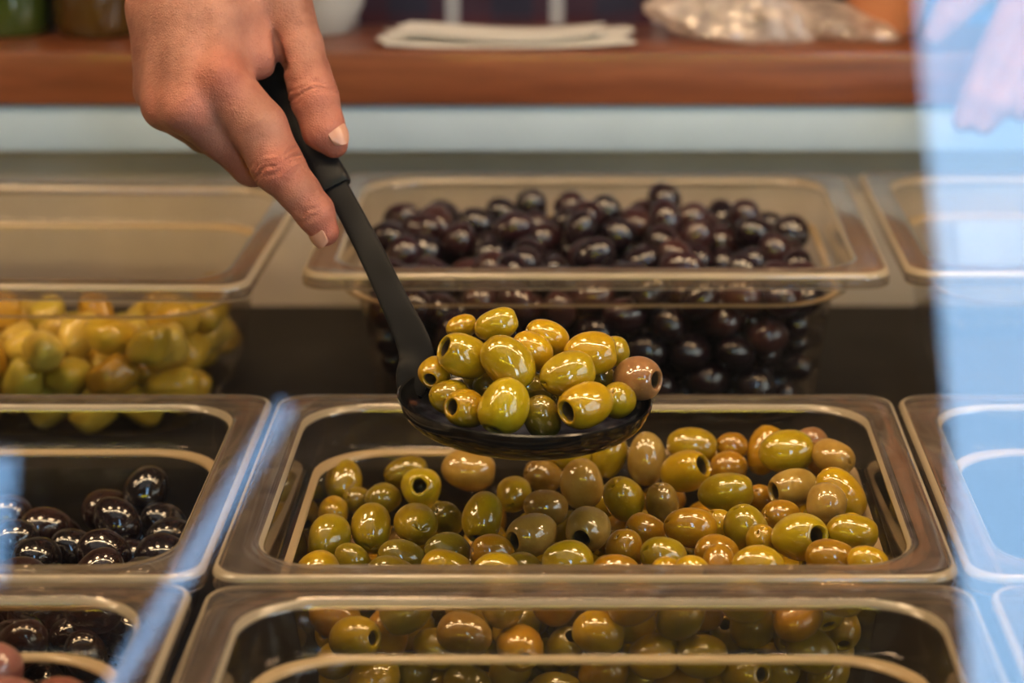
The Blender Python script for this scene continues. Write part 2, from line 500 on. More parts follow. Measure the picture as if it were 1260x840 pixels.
def ringed(name, rings, closed=False, cap=None):
    V, Fc = [], []
    n = len(rings[0])
    for rg in rings: V += rg
    m = len(rings)
    for i in range(m if closed else m - 1):
        i2 = (i + 1) % m
        for k in range(n):
            k2 = (k + 1) % n
            Fc.append((i * n + k, i * n + k2, i2 * n + k2, i2 * n + k))
    for c in (cap or []):
        Fc.append(tuple(range(c * n, c * n + n)))
    bm = bmesh.new(); me0 = mesh_from(name, V, Fc); bm.from_mesh(me0); bpy.data.meshes.remove(me0)
    return from_bm(name, bm, 50)

def pan_meshes(W=PW, D=PD, H=PH_):
    R = lambda i, z, r: rring(W, D, i, z, r)
    rim = ringed('rim', [R(0.0006, -0.0095, .015), R(0.0, -0.0085, .015), R(0.0, -0.0032, .015), R(0.0003, -0.0018, .015), R(0.0011, -0.0007, .015), R(0.0023, -0.0001, .016), R(0.0035, 0.0, .016), R(0.0128, 0.0, .029), R(0.0148, -0.0003, .030), R(0.0163, -0.0012, .031), R(0.0173, -0.0026, .032),
                         R(0.0178, -0.0040, .033), R(0.0180, -0.0048, .033), R(0.0155, -0.0032, .031), R(0.0035, -0.0032, .014), R(0.0032, -0.0095, .014)], True)
    tub = ringed('tub', [R(0.0180, -0.0050, .033), R(0.0181, -0.0060, .033), R(0.01945, -0.0212, .034), R(0.0195, -0.0220, .034), R(0.0215, -0.0242, .036), R(0.0250, -0.0250, .038), R(0.0262, -0.0270, .039), R(0.0263, -0.0280, .039), R(0.0336, -H + .0125, .040),
                         R(0.034, -H + .010, .040), R(0.037, -H + .003, .040), R(0.046, -H, .036), R(0.055, -H - .0001, .030)], False, [12])
    lip = ringed('stacking_ledge', [R(0.0229, -0.0236, .037), R(0.0243, -0.0239, .038), R(0.0258, -0.0243, .039), R(0.0263, -0.0253, .039), R(0.0262, -0.0264, .039), R(0.0240, -0.0256, .038), R(0.0230, -0.0252, .037)], True)
    nr = len(rring(W, D, 0, 0, .01))
    rim.materials.append(M['pan_rim']); rim.materials.append(M['pan_edge'])
    for p in rim.polygons:                      # rubbed edges of the lip, their bright lines painted by the edge material
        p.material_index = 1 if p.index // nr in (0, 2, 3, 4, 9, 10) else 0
    return rim, tub, lip
PAN = pan_meshes()
M['pan_ledge'] = clear('ledge_plastic', (0.80, 0.72, 0.62), 0.44, (0.95, 0.72, 0.42), 0.12, 0.10, None, 0.3)  # golden haze colour stands in for the lit line along the ledge

def pan(x, y, z, label, rot=0.0):
    t = empty('food_pan', (x, y, z)); t.rotation_euler = (0, 0, math.radians(rot))
    for nm, me, mt in (('rim', PAN[0], M['pan_rim']), ('tub', PAN[1], M['pan_wall']), ('stacking_ledge', PAN[2], M['pan_ledge'])):
        o = link(nm, me, mt, t); o.location = (0, 0, 0)
    tag(t, label, 'food pan', 'clear plastic food pans')
    return t

STEPX = PW + 0.003
pan(0, Y_MID, RZ, 'clear plastic pan of green olives under the spoon')
pan(-STEPX, Y_MID, RZ, 'clear plastic pan of black olives beside the green olive pan')
pan(STEPX, Y_MID, RZ, 'empty clear pan behind the blue reflection, beside the green olive pan')
pan(0.002, Y_FRONT, RZ, 'empty clear pan in front of the green olive pan')
pan(-STEPX - .001, Y_FRONT, RZ + .001, 'clear plastic pan of pinkish olives at the lower left')
pan(STEPX + .006, Y_FRONT, RZ, 'clear empty pan at the lower right corner')
pan(0.006, Y_BACK, RB, 'clear plastic pan of dark purple olives in the back row')
pan(-0.345, Y_BACK - .022, RB, 'clear plastic pan of pale pickled cloves below the hand', -1.6)
pan(0.340, Y_BACK + .004, RB, 'clear empty pan in the back row behind the blue reflection')

# ------------------------------------------------------------------ olive shapes
def olive_mesh(name, seed, nu=36, nv=22, a=0.0137, b=0.0109, hole=0.0038, blunt=2.15, slit=True):
    """olive lying along +X, pit hole at +X, slit at -X"""
    r_ = np.random.default_rng(seed)
    ph = r_.uniform(0, 6.28, 6); am = r_.uniform(0.01, 0.035, 3)
    ts = np.linspace(0.0, 1.0, nv)
    prof = []
    tend = math.asin(min(1, hole / b)) if hole else 0.0
    for t in ts:
        u = math.pi * (1 - t) + tend * t          # angle from the +X end
        cx, sx = math.cos(u), math.sin(u)
        x = a * math.copysign(abs(cx) ** (2 / blunt), cx)
        r = b * abs(sx) ** (2 / blunt) * (1 + 0.05 * cx)
        prof.append((x, r))
    if hole:
        x, r = prof[-1]
        h0 = r
        prof[-1] = (x - 0.0001, h0)
        prof += [(x - 0.0004, h0 * 0.90), (x - 0.0012, h0 * 0.84), (x - 0.0022, h0 * 0.82)]
    V, Fc = [], []
    n = len(prof)
    for x, r in prof:
        for k in range(nu):
            f = 2 * math.pi * k / nu
            s = 1 + am[0] * math.cos(2 * f + ph[0]) + am[1] * math.cos(3 * f + ph[1] + x * 150) + am[2] * math.sin(x * 230 + ph[2]) * math.cos(f + ph[3])
            xx = x
            if slit and x < -0.5 * a:
                rho = r / b
                g = max(0.0, math.cos(1.5 * f + ph[4])) ** 14
                xx += 0.0026 * g * math.exp(-((rho - 0.12) / 0.22) ** 2)
            V.append((xx, r * s * math.cos(f), r * s * math.sin(f)))
    for i in range(n - 1):
        for k in range(nu):
            k2 = (k + 1) % nu
            Fc.append((i * nu + k, (i + 1) * nu + k, (i + 1) * nu + k2, i * nu + k2))
    me0 = mesh_from(name, V, Fc)
    bm = bmesh.new(); bm.from_mesh(me0); bpy.data.meshes.remove(me0)
    bmesh.ops.remove_doubles(bm, verts=bm.verts[:], dist=1e-7)
    return from_bm(name, bm, 65), prof[-1]

def pit_mesh(name, x, r, depth=0.012, nu=20):
    prof = [(x + 0.0002, r * 1.0), (x - depth * .4, r * 1.02), (x - depth * .85, r * 0.9), (x - depth, r * 0.5), (x - depth, 0.0)]
    V, Fc = [], []
    for px_, r_ in prof:
        for k in range(nu):
            f = 2 * math.pi * k / nu
            V.append((px_, r_ * math.cos(f), r_ * math.sin(f)))
    for i in range(len(prof) - 1):
        for k in range(nu):
            k2 = (k + 1) % nu
            Fc.append((i * nu + k, i * nu + k2, (i + 1) * nu + k2, (i + 1) * nu + k))
    return mesh_from(name, V, Fc)

OL = []
for s in range(5):
    hole = 0.0041 + 0.0003 * s
    me, (hx, hr) = olive_mesh('green_olive', 20 + s, hole=hole, a=0.0133 + 0.0003 * s, b=0.0110 - 0.0001 * s, blunt=(2.1, 2.25, 2.0, 2.3, 2.1)[s])
    me.materials.append(M['olive'])
    pm = pit_mesh('pit_hole', hx, hr); pm.materials.append(M['pit'])
    OL.append((me, pm))
OLOW = []
for s in range(3):
    me, (hx, hr) = olive_mesh('green_olive', 40 + s, nu=20, nv=13, slit=False, hole=0.0036)
    me.materials.append(M['olive']); pm = pit_mesh('pit_hole', hx, hr, nu=10); pm.materials.append(M['pit'])
    OLOW.append((me, pm))

def orient(axis, spin=0.0):
    x = Vector(axis).normalized()
    return (x.to_track_quat('X', 'Z').to_matrix() @ Matrix.Rotation(spin, 3, 'X'))

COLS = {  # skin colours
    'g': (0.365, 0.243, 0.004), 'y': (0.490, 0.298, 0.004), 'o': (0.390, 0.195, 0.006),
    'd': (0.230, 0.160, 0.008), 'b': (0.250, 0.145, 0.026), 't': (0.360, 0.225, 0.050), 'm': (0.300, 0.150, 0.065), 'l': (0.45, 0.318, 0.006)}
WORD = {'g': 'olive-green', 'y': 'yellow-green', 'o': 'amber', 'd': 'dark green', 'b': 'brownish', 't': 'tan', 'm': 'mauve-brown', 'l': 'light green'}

def put_olive(pos, axis, scale, color, label, group, hi=True, idx=0, spin=0.0, name='green_olive', src=None, pit=True):
    me, pm = src if src else (OL if hi else OLOW)[idx % (5 if hi else 3)]
    o = bpy.data.objects.new(name, me); COL.objects.link(o)
    mw = Matrix.Translation(Vector(pos)) @ orient(axis, spin).to_4x4() @ Matrix.Diagonal((scale[0], scale[1], scale[1], 1))
    o.matrix_world = mw
    j = random.uniform(0.88, 1.12)
    o.color = (color[0] * j, color[1] * j * random.uniform(0.96, 1.04), color[2], 1)
    tag(o, label, 'olive', group)
    if pit and pm is not None:
        c = bpy.data.objects.new('pit_hole', pm); COL.objects.link(c); c.parent = o; c.color = o.color
    return o

def support(Rm, a, b, n):
    c = float(np.dot(Rm, n))
    return math.sqrt((a * c) ** 2 + (b * b) * (1 - c * c))

def relax(items, iters=60, free=0.35, fixed_fn=None, shrink=0.95):
    """push overlapping olives apart, mostly along their own view rays"""
    eye = np.array((0, 0, CH))
    n = len(items)
    for it in range(iters):
        for i in range(n):
            for j in range(i):
                A, B = items[i], items[j]
                d = A['p'] - B['p']; dist = np.linalg.norm(d)
                if dist > 0.032 or dist < 1e-6: continue
                nn = d / dist
                ov = shrink * (support(A['ax'], A['a'], A['b'], nn) + support(B['ax'], B['a'], B['b'], nn)) - dist
                if ov <= 0: continue
                ra = A['p'] - eye; ra /= np.linalg.norm(ra)
                s = 1.0 if np.dot(d, ra) >= 0 else -1.0
                A['p'] = A['p'] + ra * s * ov * 0.42 + nn * ov * 0.08 * free
                B['p'] = B['p'] - ra * s * ov * 0.42 - nn * ov * 0.08 * free
        if fixed_fn:
            for A in items: A['p'] = fixed_fn(A)

# ------------------------------------------------------------------ green olives in the middle pan (pixel, widths, axis of the hole end)
G = [ # cx, cy, width of the short axis in px, axis(right, down, toward), colour, depth below the top layer in mm, stretch
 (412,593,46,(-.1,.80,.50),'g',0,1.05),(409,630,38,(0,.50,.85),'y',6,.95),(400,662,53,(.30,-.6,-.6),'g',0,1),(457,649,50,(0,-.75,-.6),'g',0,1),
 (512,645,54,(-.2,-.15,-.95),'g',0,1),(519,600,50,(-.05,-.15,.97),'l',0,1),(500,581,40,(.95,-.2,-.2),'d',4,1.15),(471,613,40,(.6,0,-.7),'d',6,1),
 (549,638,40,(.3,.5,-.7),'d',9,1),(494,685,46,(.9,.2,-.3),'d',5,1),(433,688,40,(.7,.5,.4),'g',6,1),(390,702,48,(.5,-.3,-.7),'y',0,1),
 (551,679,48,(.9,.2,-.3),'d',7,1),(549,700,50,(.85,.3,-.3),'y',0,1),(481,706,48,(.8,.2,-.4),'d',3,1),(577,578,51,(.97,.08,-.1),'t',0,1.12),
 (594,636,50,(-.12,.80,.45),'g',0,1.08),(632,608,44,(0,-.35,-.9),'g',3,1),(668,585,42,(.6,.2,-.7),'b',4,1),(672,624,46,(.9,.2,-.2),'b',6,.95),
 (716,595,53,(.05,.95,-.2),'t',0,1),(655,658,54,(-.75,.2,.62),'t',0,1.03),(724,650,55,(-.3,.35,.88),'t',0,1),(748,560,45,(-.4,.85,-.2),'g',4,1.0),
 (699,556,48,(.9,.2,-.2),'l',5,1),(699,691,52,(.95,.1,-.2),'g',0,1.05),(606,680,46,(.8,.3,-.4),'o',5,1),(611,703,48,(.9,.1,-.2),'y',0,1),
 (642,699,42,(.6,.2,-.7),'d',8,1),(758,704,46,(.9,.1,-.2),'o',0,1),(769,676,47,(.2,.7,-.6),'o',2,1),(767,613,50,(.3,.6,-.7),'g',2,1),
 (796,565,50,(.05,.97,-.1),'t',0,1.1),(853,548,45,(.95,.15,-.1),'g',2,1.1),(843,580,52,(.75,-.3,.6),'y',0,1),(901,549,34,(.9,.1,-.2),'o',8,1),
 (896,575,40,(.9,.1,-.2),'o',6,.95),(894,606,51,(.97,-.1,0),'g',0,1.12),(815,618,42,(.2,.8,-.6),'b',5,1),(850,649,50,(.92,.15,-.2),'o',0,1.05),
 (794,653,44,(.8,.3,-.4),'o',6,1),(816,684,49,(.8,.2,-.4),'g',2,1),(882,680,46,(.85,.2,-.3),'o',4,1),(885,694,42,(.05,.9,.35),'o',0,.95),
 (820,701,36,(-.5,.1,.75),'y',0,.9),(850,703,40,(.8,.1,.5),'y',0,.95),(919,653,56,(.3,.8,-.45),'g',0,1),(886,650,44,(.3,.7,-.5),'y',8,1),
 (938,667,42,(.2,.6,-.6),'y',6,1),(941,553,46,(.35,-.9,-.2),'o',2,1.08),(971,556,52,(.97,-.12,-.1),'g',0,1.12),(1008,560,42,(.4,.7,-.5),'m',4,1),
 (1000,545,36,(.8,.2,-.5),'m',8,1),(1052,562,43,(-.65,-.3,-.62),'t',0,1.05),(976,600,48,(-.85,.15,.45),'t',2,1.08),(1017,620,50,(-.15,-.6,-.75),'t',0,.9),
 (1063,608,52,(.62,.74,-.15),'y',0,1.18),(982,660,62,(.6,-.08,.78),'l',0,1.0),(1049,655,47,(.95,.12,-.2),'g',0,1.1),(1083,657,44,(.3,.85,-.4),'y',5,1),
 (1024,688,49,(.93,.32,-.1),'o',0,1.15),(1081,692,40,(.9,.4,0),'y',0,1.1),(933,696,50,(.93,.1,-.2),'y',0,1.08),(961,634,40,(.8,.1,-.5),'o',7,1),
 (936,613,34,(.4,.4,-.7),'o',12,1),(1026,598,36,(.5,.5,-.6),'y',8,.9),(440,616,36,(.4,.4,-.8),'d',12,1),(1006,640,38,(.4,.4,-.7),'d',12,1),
]
IN = 0.0262                   # wall thickness + ledge: inner clear space of a pan
def level(px):
    t = min(1, max(0, (px - 400) / 660))
    return RZ - 0.034 + 0.020 * t
items = []
yb = Y_MID + PD - IN - 0.0125
for (cx, cy, wpx, ax, tone, dep, stf) in G:
    p = PH(cx, cy, level(cx) - dep * 0.001 * 0.8)
    if p[1] > yb: p = PY(cx, cy, yb)
    zc = (p[1]) * CT + (CH - p[2]) * ST
    b = wpx / F * zc / 2
    items.append(dict(p=p, ax=camdir(*ax), b=b, a=b * 1.24 * stf, tone=tone, cx=cx, cy=cy, hole=ax[2] > 0.2, st=stf))
def inpan(A):
    p = A['p'].copy()
    eye = np.array((0, 0, CH))
    lim = min(yb, Y_MID + PD - IN - A['b'] * 1.02)
    if p[1] > lim: p = eye + (p - eye) * ((lim - eye[1]) / (p[1] - eye[1]))
    lx = PW / 2 - IN - A['b'] * 1.0 - 0.001
    p[0] = min(lx, max(-lx, p[0]))
    return p
relax(items, 50, fixed_fn=inpan)

ORD = ['first', 'second', 'third', 'fourth', 'fifth', 'sixth', 'seventh', 'eighth', 'ninth', 'tenth', 'eleventh', 'twelfth', 'thirteenth', 'fourteenth', 'fifteenth',
       'sixteenth', 'seventeenth', 'eighteenth', 'nineteenth', 'twentieth', 'twenty-first', 'twenty-second', 'twenty-third', 'twenty-fourth']
def rowname(cy):
    return 'back row' if cy < 590 else 'second row' if cy < 632 else 'third row' if cy < 674 else 'front row'
for row in ('back row', 'second row', 'third row', 'front row'):
    ms = sorted([q for q in items if rowname(q['cy']) == row], key=lambda q: q['cx'])
    for k, q in enumerate(ms):
        q['label'] = '%s olive%s, green olive pan, %s from left in %s' % (WORD[q['tone']], ' with pit hole' if q['hole'] else '', ORD[k], row)
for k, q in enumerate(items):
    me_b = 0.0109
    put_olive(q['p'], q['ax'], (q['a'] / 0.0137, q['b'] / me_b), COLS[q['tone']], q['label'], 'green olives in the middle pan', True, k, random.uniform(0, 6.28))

# ------------------------------------------------------------------ pile filler: drop and roll
def tub_room(c, z, cx, y, rimz, r):
    """True where a ball of radius r clears the tapering walls and rounded corners of a pan"""
    dz = rimz - z
    ins = np.interp(dz, [0.0, 0.022, 0.027, 0.090, 0.100], [0.0205, 0.0215, 0.0275, 0.0350, 0.0440])
    qx = np.abs(c[:, 0] - cx) - (PW / 2 - ins - .039); qy = np.abs(c[:, 1] - y - PD / 2) - (PD / 2 - ins - .039)
    d = np.hypot(np.maximum(qx, 0), np.maximum(qy, 0)) + np.minimum(np.maximum(qx, qy), 0) - .039
    return d <= -r * 1.07

def deposit(cx, y, rimz, topfn, r, n, seed, avoid=None, K=130):
    x0, x1, y0, y1, z0 = cx - PW / 2 + .022, cx + PW / 2 - .022, y + .022, y + PD - .022, rimz - PH_ + .001
    rg = np.random.default_rng(seed)
    P = np.zeros((0, 3)); out = []
    av = np.array([q['p'] for q in avoid]) if avoid else np.zeros((0, 3))
    fails = 0
    while len(out) < n and fails < 60:
        c = np.stack([rg.uniform(x0 + r, x1 - r, K), rg.uniform(y0 + r, y1 - r, K)], 1)
        z = np.full(K, z0 + r)
        if len(P):
            d2 = (c[:, None, 0] - P[None, :, 0]) ** 2 + (c[:, None, 1] - P[None, :, 1]) ** 2
            R2 = (2 * r * 0.97) ** 2
            zz = np.where(d2 < R2, P[None, :, 2] + np.sqrt(np.maximum(R2 - d2, 0)), -9)
            z = np.maximum(z, zz.max(1))
        ok = np.array([zz_ <= topfn(cx_, cy_) for zz_, (cx_, cy_) in zip(z, c)])
        if len(av):
            dd = np.sqrt((c[:, None, 0] - av[None, :, 0]) ** 2 + (c[:, None, 1] - av[None, :, 1]) ** 2 + (z[:, None] - av[None, :, 2]) ** 2)
            ok &= dd.min(1) > 0.0195
        ok &= tub_room(c, z, cx, y, rimz, r)
        if not ok.any():
            fails += 1; continue
        z = np.where(ok, z, 9)
        k = int(np.argmin(z))
        p = np.array((c[k, 0], c[k, 1], z[k]))
        P = np.vstack([P, p]); out.append(p)
    return out

def stuff_mesh(name, pts, r, label, cat, mat, color, src, parent=None):
    """deep layers joined as one object"""
    base = src
    nv = len(base.vertices); co = np.zeros(nv * 3); base.vertices.foreach_get('co', co); co = co.reshape(-1, 3)
    fs = [tuple(p.vertices) for p in base.polygons]
    V, Fc = [], []
    for i, p in enumerate(pts):
        Rm = np.array(orient(rng.normal(size=3)))
        s = r / 0.0130
        V.append((co * s) @ Rm.T + p)
        Fc += [tuple(q + i * nv for q in f) for f in fs]
    if not V: return None
    me = mesh_from(name, np.concatenate(V), Fc)
    me.materials.clear(); me.materials.append(mat)
    o = link(name, me); o.color = (*color, 1)
    tag(o, label, cat, kind='stuff')
    return o

# under and around the hand-placed ones
zf = RZ - PH_ + 0.001
yf0, yf1 = Y_MID + 0.034, Y_MID + PD - 0.034
def gtop(x, y):
    px = CX + x / (y * CT + 0.42 * ST) * F
    return level(px) - (0.022 if y > 1.075 else 0.006 if y < 1.055 else 0.012)
fill = deposit(0, Y_MID, RZ, gtop, 0.0112, 520, 3, items)
zmax = lambda p: gtop(p[0], p[1]) - p[2]
show = [p for p in fill if zmax(p) < 0.020 or p[1] < yf0 + 0.019]
show = sorted(show, key=lambda p: (zmax(p) + (p[1] - yf0) * .1))[:215]
ids = set(id(p) for p in show)
deep = [p for p in fill if id(p) not in ids]
for k, p in enumerate(show):
    t = random.choice('ggyodob')
    put_olive(p, rng.normal(size=3) * (1, .5, .5), (0.93 * random.uniform(.95, 1.05), 0.95), COLS[t], 'green olive lying in the pan beneath or before the visible top layer', 'green olives lower in the middle pan', False, k)
stuff_mesh('deep_olive_layer', deep, 0.0106, 'green olives at the bottom of the middle pan', 'olives', M['olive'], COLS['g'], OLOW[0][0])

# ------------------------------------------------------------------ other pans' contents
def plain_mesh(name, seed, a, b, mat, blunt=2.1, nu=18, nv=13, lump=1.0):
    me, _ = olive_mesh(name, seed, nu=nu, nv=nv, a=a, b=b, hole=0, blunt=blunt, slit=False)
    if lump != 1.0:
        r_ = np.random.default_rng(seed); ph = r_.uniform(0, 6, 6)
        for v in me.vertices:
            c = v.co / b
            v.co *= 1 + 0.07 * lump * (math.sin(3.1 * c.x + ph[0]) * math.sin(2.7 * c.y + ph[1]) + math.sin(4 * c.z + ph[2]) * .6)
    me.materials.append(mat)
    return me

def fill_pan(cx, y, rimz, topfn, r, nmax, seed, meshes, cols, name, label, group, deeplabel, vis, cat='olive', rot=0.0, limit=260, mat=None):
    pts = deposit(cx, y, rimz, topfn, r, nmax, seed)
    if rot:
        ca, sa = math.cos(math.radians(rot)), math.sin(math.radians(rot))
        pts = [np.array((cx + (p[0] - cx) * ca - (p[1] - y) * sa, y + (p[0] - cx) * sa + (p[1] - y) * ca, p[2])) for p in pts]
    sh = [p for p in pts if vis(p)][:limit]
    ids = set(id(p) for p in sh); dp = [p for p in pts if id(p) not in ids]
    for k, p in enumerate(sh):
        o = put_olive(p, rng.normal(size=3) * (1, .5, .6), (random.uniform(.93, 1.07), random.uniform(.93, 1.03)), random.choice(cols), label, group, name=name, src=(meshes[k % len(meshes)], None), pit=False, spin=random.uniform(0, 6))
        o['category'] = cat
    if dp:
        stuff_mesh(name.split('_')[0] + '_deep_layer', dp, r * .95, deeplabel, cat + 's', mat, cols[0], meshes[0])
    return sh

# purple olives, back row
PUR = [plain_mesh('purple_olive', 60 + s, .0126, .0104, M['purple'], lump=.6) for s in range(3)]
ptop = lambda x, y: RB - 0.026 + 0.012 * math.exp(-((x - 0.02) / .1) ** 2) + (0.008 if y > Y_BACK + .15 else 0) - 0.006 * math.sin(x * 60) ** 2
fill_pan(0.006, Y_BACK, RB, ptop, 0.0106, 700, 5, PUR, [(0.018, 0.007, 0.010), (0.032, 0.010, 0.013), (0.013, 0.006, 0.010), (0.055, 0.019, 0.018)],
         'purple_olive', 'dark purple olive in the back row pan', 'purple olives in the back pan', 'purple olives deep inside the back pan',
         lambda p: p[2] > ptop(p[0], p[1]) - .016 or p[1] < Y_BACK + .033 + .017, limit=290, mat=M['purple'])
# black olives, left of the green ones
BLK = [plain_mesh('black_olive', 70 + s, .0138, .0114, M['purple'], nu=28, nv=18, lump=.5) for s in range(3)]
btop = lambda x, y: RZ - 0.043 + 0.004 * math.sin(x * 50)
fill_pan(-STEPX, Y_MID, RZ, btop, 0.0116, 300, 8, BLK, [(0.012, 0.006, 0.006), (0.024, 0.010, 0.008), (0.009, 0.006, 0.006)],
         'black_olive', 'glossy black olive in the pan beside the green olives', 'black olives in the left pan', 'black olives deep inside the left pan',
         lambda p: p[2] > btop(p[0], p[1]) - .016 or p[0] > -STEPX + PW / 2 - .052, limit=240, mat=M['purple'])
# pink olives, front left
PNK = [plain_mesh('pink_olive', 80 + s, .0145, .0115, M['purple'], nu=28, nv=18, lump=.5) for s in range(3)]
ktop = lambda x, y: RZ - 0.020 + 0.004 * math.sin(x * 40)
fill_pan(-STEPX - .001, Y_FRONT, RZ + .001, ktop, 0.0118, 420, 9, PNK, [(0.26, 0.085, 0.06), (0.30, 0.12, 0.085), (0.19, 0.06, 0.045), (0.23, 0.08, 0.07)],
         'pink_olive', 'pinkish brown olive in the lower left pan', 'pinkish olives in the lower left pan', 'pinkish olives deep inside the lower left pan',
         lambda p: p[2] > ktop(p[0], p[1]) - .016, limit=180, mat=M['purple'])
# pale cloves, back left
GAR = [plain_mesh('pickled_clove', 90 + s, .0150, .0112, M['garlic'], blunt=(2.3, 1.8, 2.6)[s], nu=20, nv=14, lump=1.6) for s in range(3)]
def ctop(x, y): return RB - 0.046 + 0.004 * math.sin(x * 45) - (0.022 if y > Y_BACK + .10 else 0)
fill_pan(-0.345, Y_BACK - .022, RB, ctop, 0.0120, 330, 12, GAR, [(0.56, 0.37, 0.04), (0.62, 0.46, 0.09), (0.48, 0.27, 0.025), (0.52, 0.41, 0.06)],
         'pickled_clove', 'pale yellow pickled clove in the back left pan', 'pickled cloves in the back left pan', 'pickled cloves deep inside the back left pan',
         lambda p: p[2] > ctop(p[0], p[1]) - .016 or p[1] < Y_BACK + .045, cat='pickled clove', rot=-1.6, limit=230, mat=M['garlic'])

# ------------------------------------------------------------------ spoon
SPZ = 1.17
SC_ = Pz(646, 488, SPZ)
BR = 0.0597
sp = empty('serving_spoon', tuple(SC_))
n = 72
prof = []
dep = 0.0205
for k in range(15):                                   # inside, centre to rim
    t = k / 14
    prof.append((BR * 0.985 * math.sin(t * math.pi / 2), -dep * math.cos(t * math.pi / 2) ** 0.9 if t < 1 else 0.0))
prof += [(BR * 1.0, 0.0006), (BR * 1.012, 0.0), (BR * 1.008, -0.0016)]
for k in range(14, -1, -1):
    t = k / 14
    prof.append((BR * 0.985 * math.sin(t * math.pi / 2), (-dep * math.cos(t * math.pi / 2) ** 0.9 if t < 1 else 0.0) - 0.0026))
bowl = lathe('bowl', prof, n, 35)
o = link('bowl', bowl, M['black_bowl'], sp); o.location = (0, 0, 0)
sp_rot = Matrix.Rotation(math.radians(2.6), 4, 'Y')
o.rotation_euler = (0, math.radians(2.6), 0)

def sweep(name, pts, widths, thick, parent, mat, flat=2.6, nseg=20):
    """flat bar swept along points; wide side turned to the view axis at the point"""
    pts = np.array(pts); m = len(pts)
    V, Fc = [], []
    for i in range(m):
        tan = pts[min(i + 1, m - 1)] - pts[max(i - 1, 0)]; tan /= np.linalg.norm(tan)
        nrm = TOWARD - tan * np.dot(TOWARD, tan); nrm /= np.linalg.norm(nrm)
        wd = np.cross(tan, nrm)
        for k in range(nseg):
            a = 2 * math.pi * k / nseg; c, s = math.cos(a), math.sin(a)
            V.append(pts[i] + wd * widths[i] / 2 * math.copysign(abs(c) ** (2 / flat / 1.4), c) + nrm * thick[i] / 2 * math.copysign(abs(s) ** (2 / flat / 1.4), s))
    for i in range(m - 1):
        for k in range(nseg):
            k2 = (k + 1) % nseg
            Fc.append((i * nseg + k, i * nseg + k2, (i + 1) * nseg + k2, (i + 1) * nseg + k))
    Fc.append(tuple(range(nseg))); Fc.append(tuple(range((m - 1) * nseg, m * nseg)))
    me0 = mesh_from(name, V, Fc); bm = bmesh.new(); bm.from_mesh(me0); bpy.data.meshes.remove(me0)
    return link(name, from_bm(name, bm, 40), mat, parent)

def spline(keys, n):
    """Catmull-Rom through rows of numbers"""
    K = np.array(keys, float); K = np.vstack([2 * K[0] - K[1], K, 2 * K[-1] - K[-2]])
    out = []
    segs = len(K) - 3
    for i in range(n):
        u = i / (n - 1) * segs; s = min(int(u), segs - 1); t = u - s
        p0, p1, p2, p3 = K[s:s + 4]
        out.append(0.5 * (2 * p1 + (p2 - p0) * t + (2 * p0 - 5 * p1 + 4 * p2 - p3) * t * t + (3 * p1 - p0 - 3 * p2 + p3) * t ** 3))
    return np.array(out)

# px, py, depth, width, thickness
HK = [(505, 486, 1.191, .0120, .0024), (508, 464, 1.194, .0165, .0030), (513, 440, 1.198, .0172, .0034), (505, 412, 1.202, .0160, .0034), (487, 375, 1.208, .0143, .0034),
      (462, 322, 1.217, .0132, .0034), (438, 275, 1.226, .0125, .0036), (417, 236, 1.233, .0120, .0040), (405, 214, 1.2375, .0118, .0042)]
hs = spline(HK, 40)
sweep('handle', [Pz(a, b, c) for a, b, c, _, _ in hs], hs[:, 3], hs[:, 4], sp, M['black_nylon'], 3.2)
GK = [(414, 231, 1.2345, .0150, .0085), (411.5, 226, 1.2353, .0166, .0105), (405, 214, 1.2376, .0166, .0108), (395, 196, 1.241, .0158, .0105), (372, 156, 1.2485, .0160, .0110), (341, 100, 1.259, .0170, .0120), (308, 40, 1.268, .0180, .0125), (285, -2, 1.274, .0165, .0115), (281, -9, 1.275, .0110, .0070)]
gs = spline(GK, 44)
sweep('grip', [Pz(a, b, c) for a, b, c, _, _ in gs], gs[:, 3], gs[:, 4], sp, M['black_grip'], 2.9, 24)
tag(sp, 'black plastic serving spoon heaped with green olives, held over the pan', 'spoon')

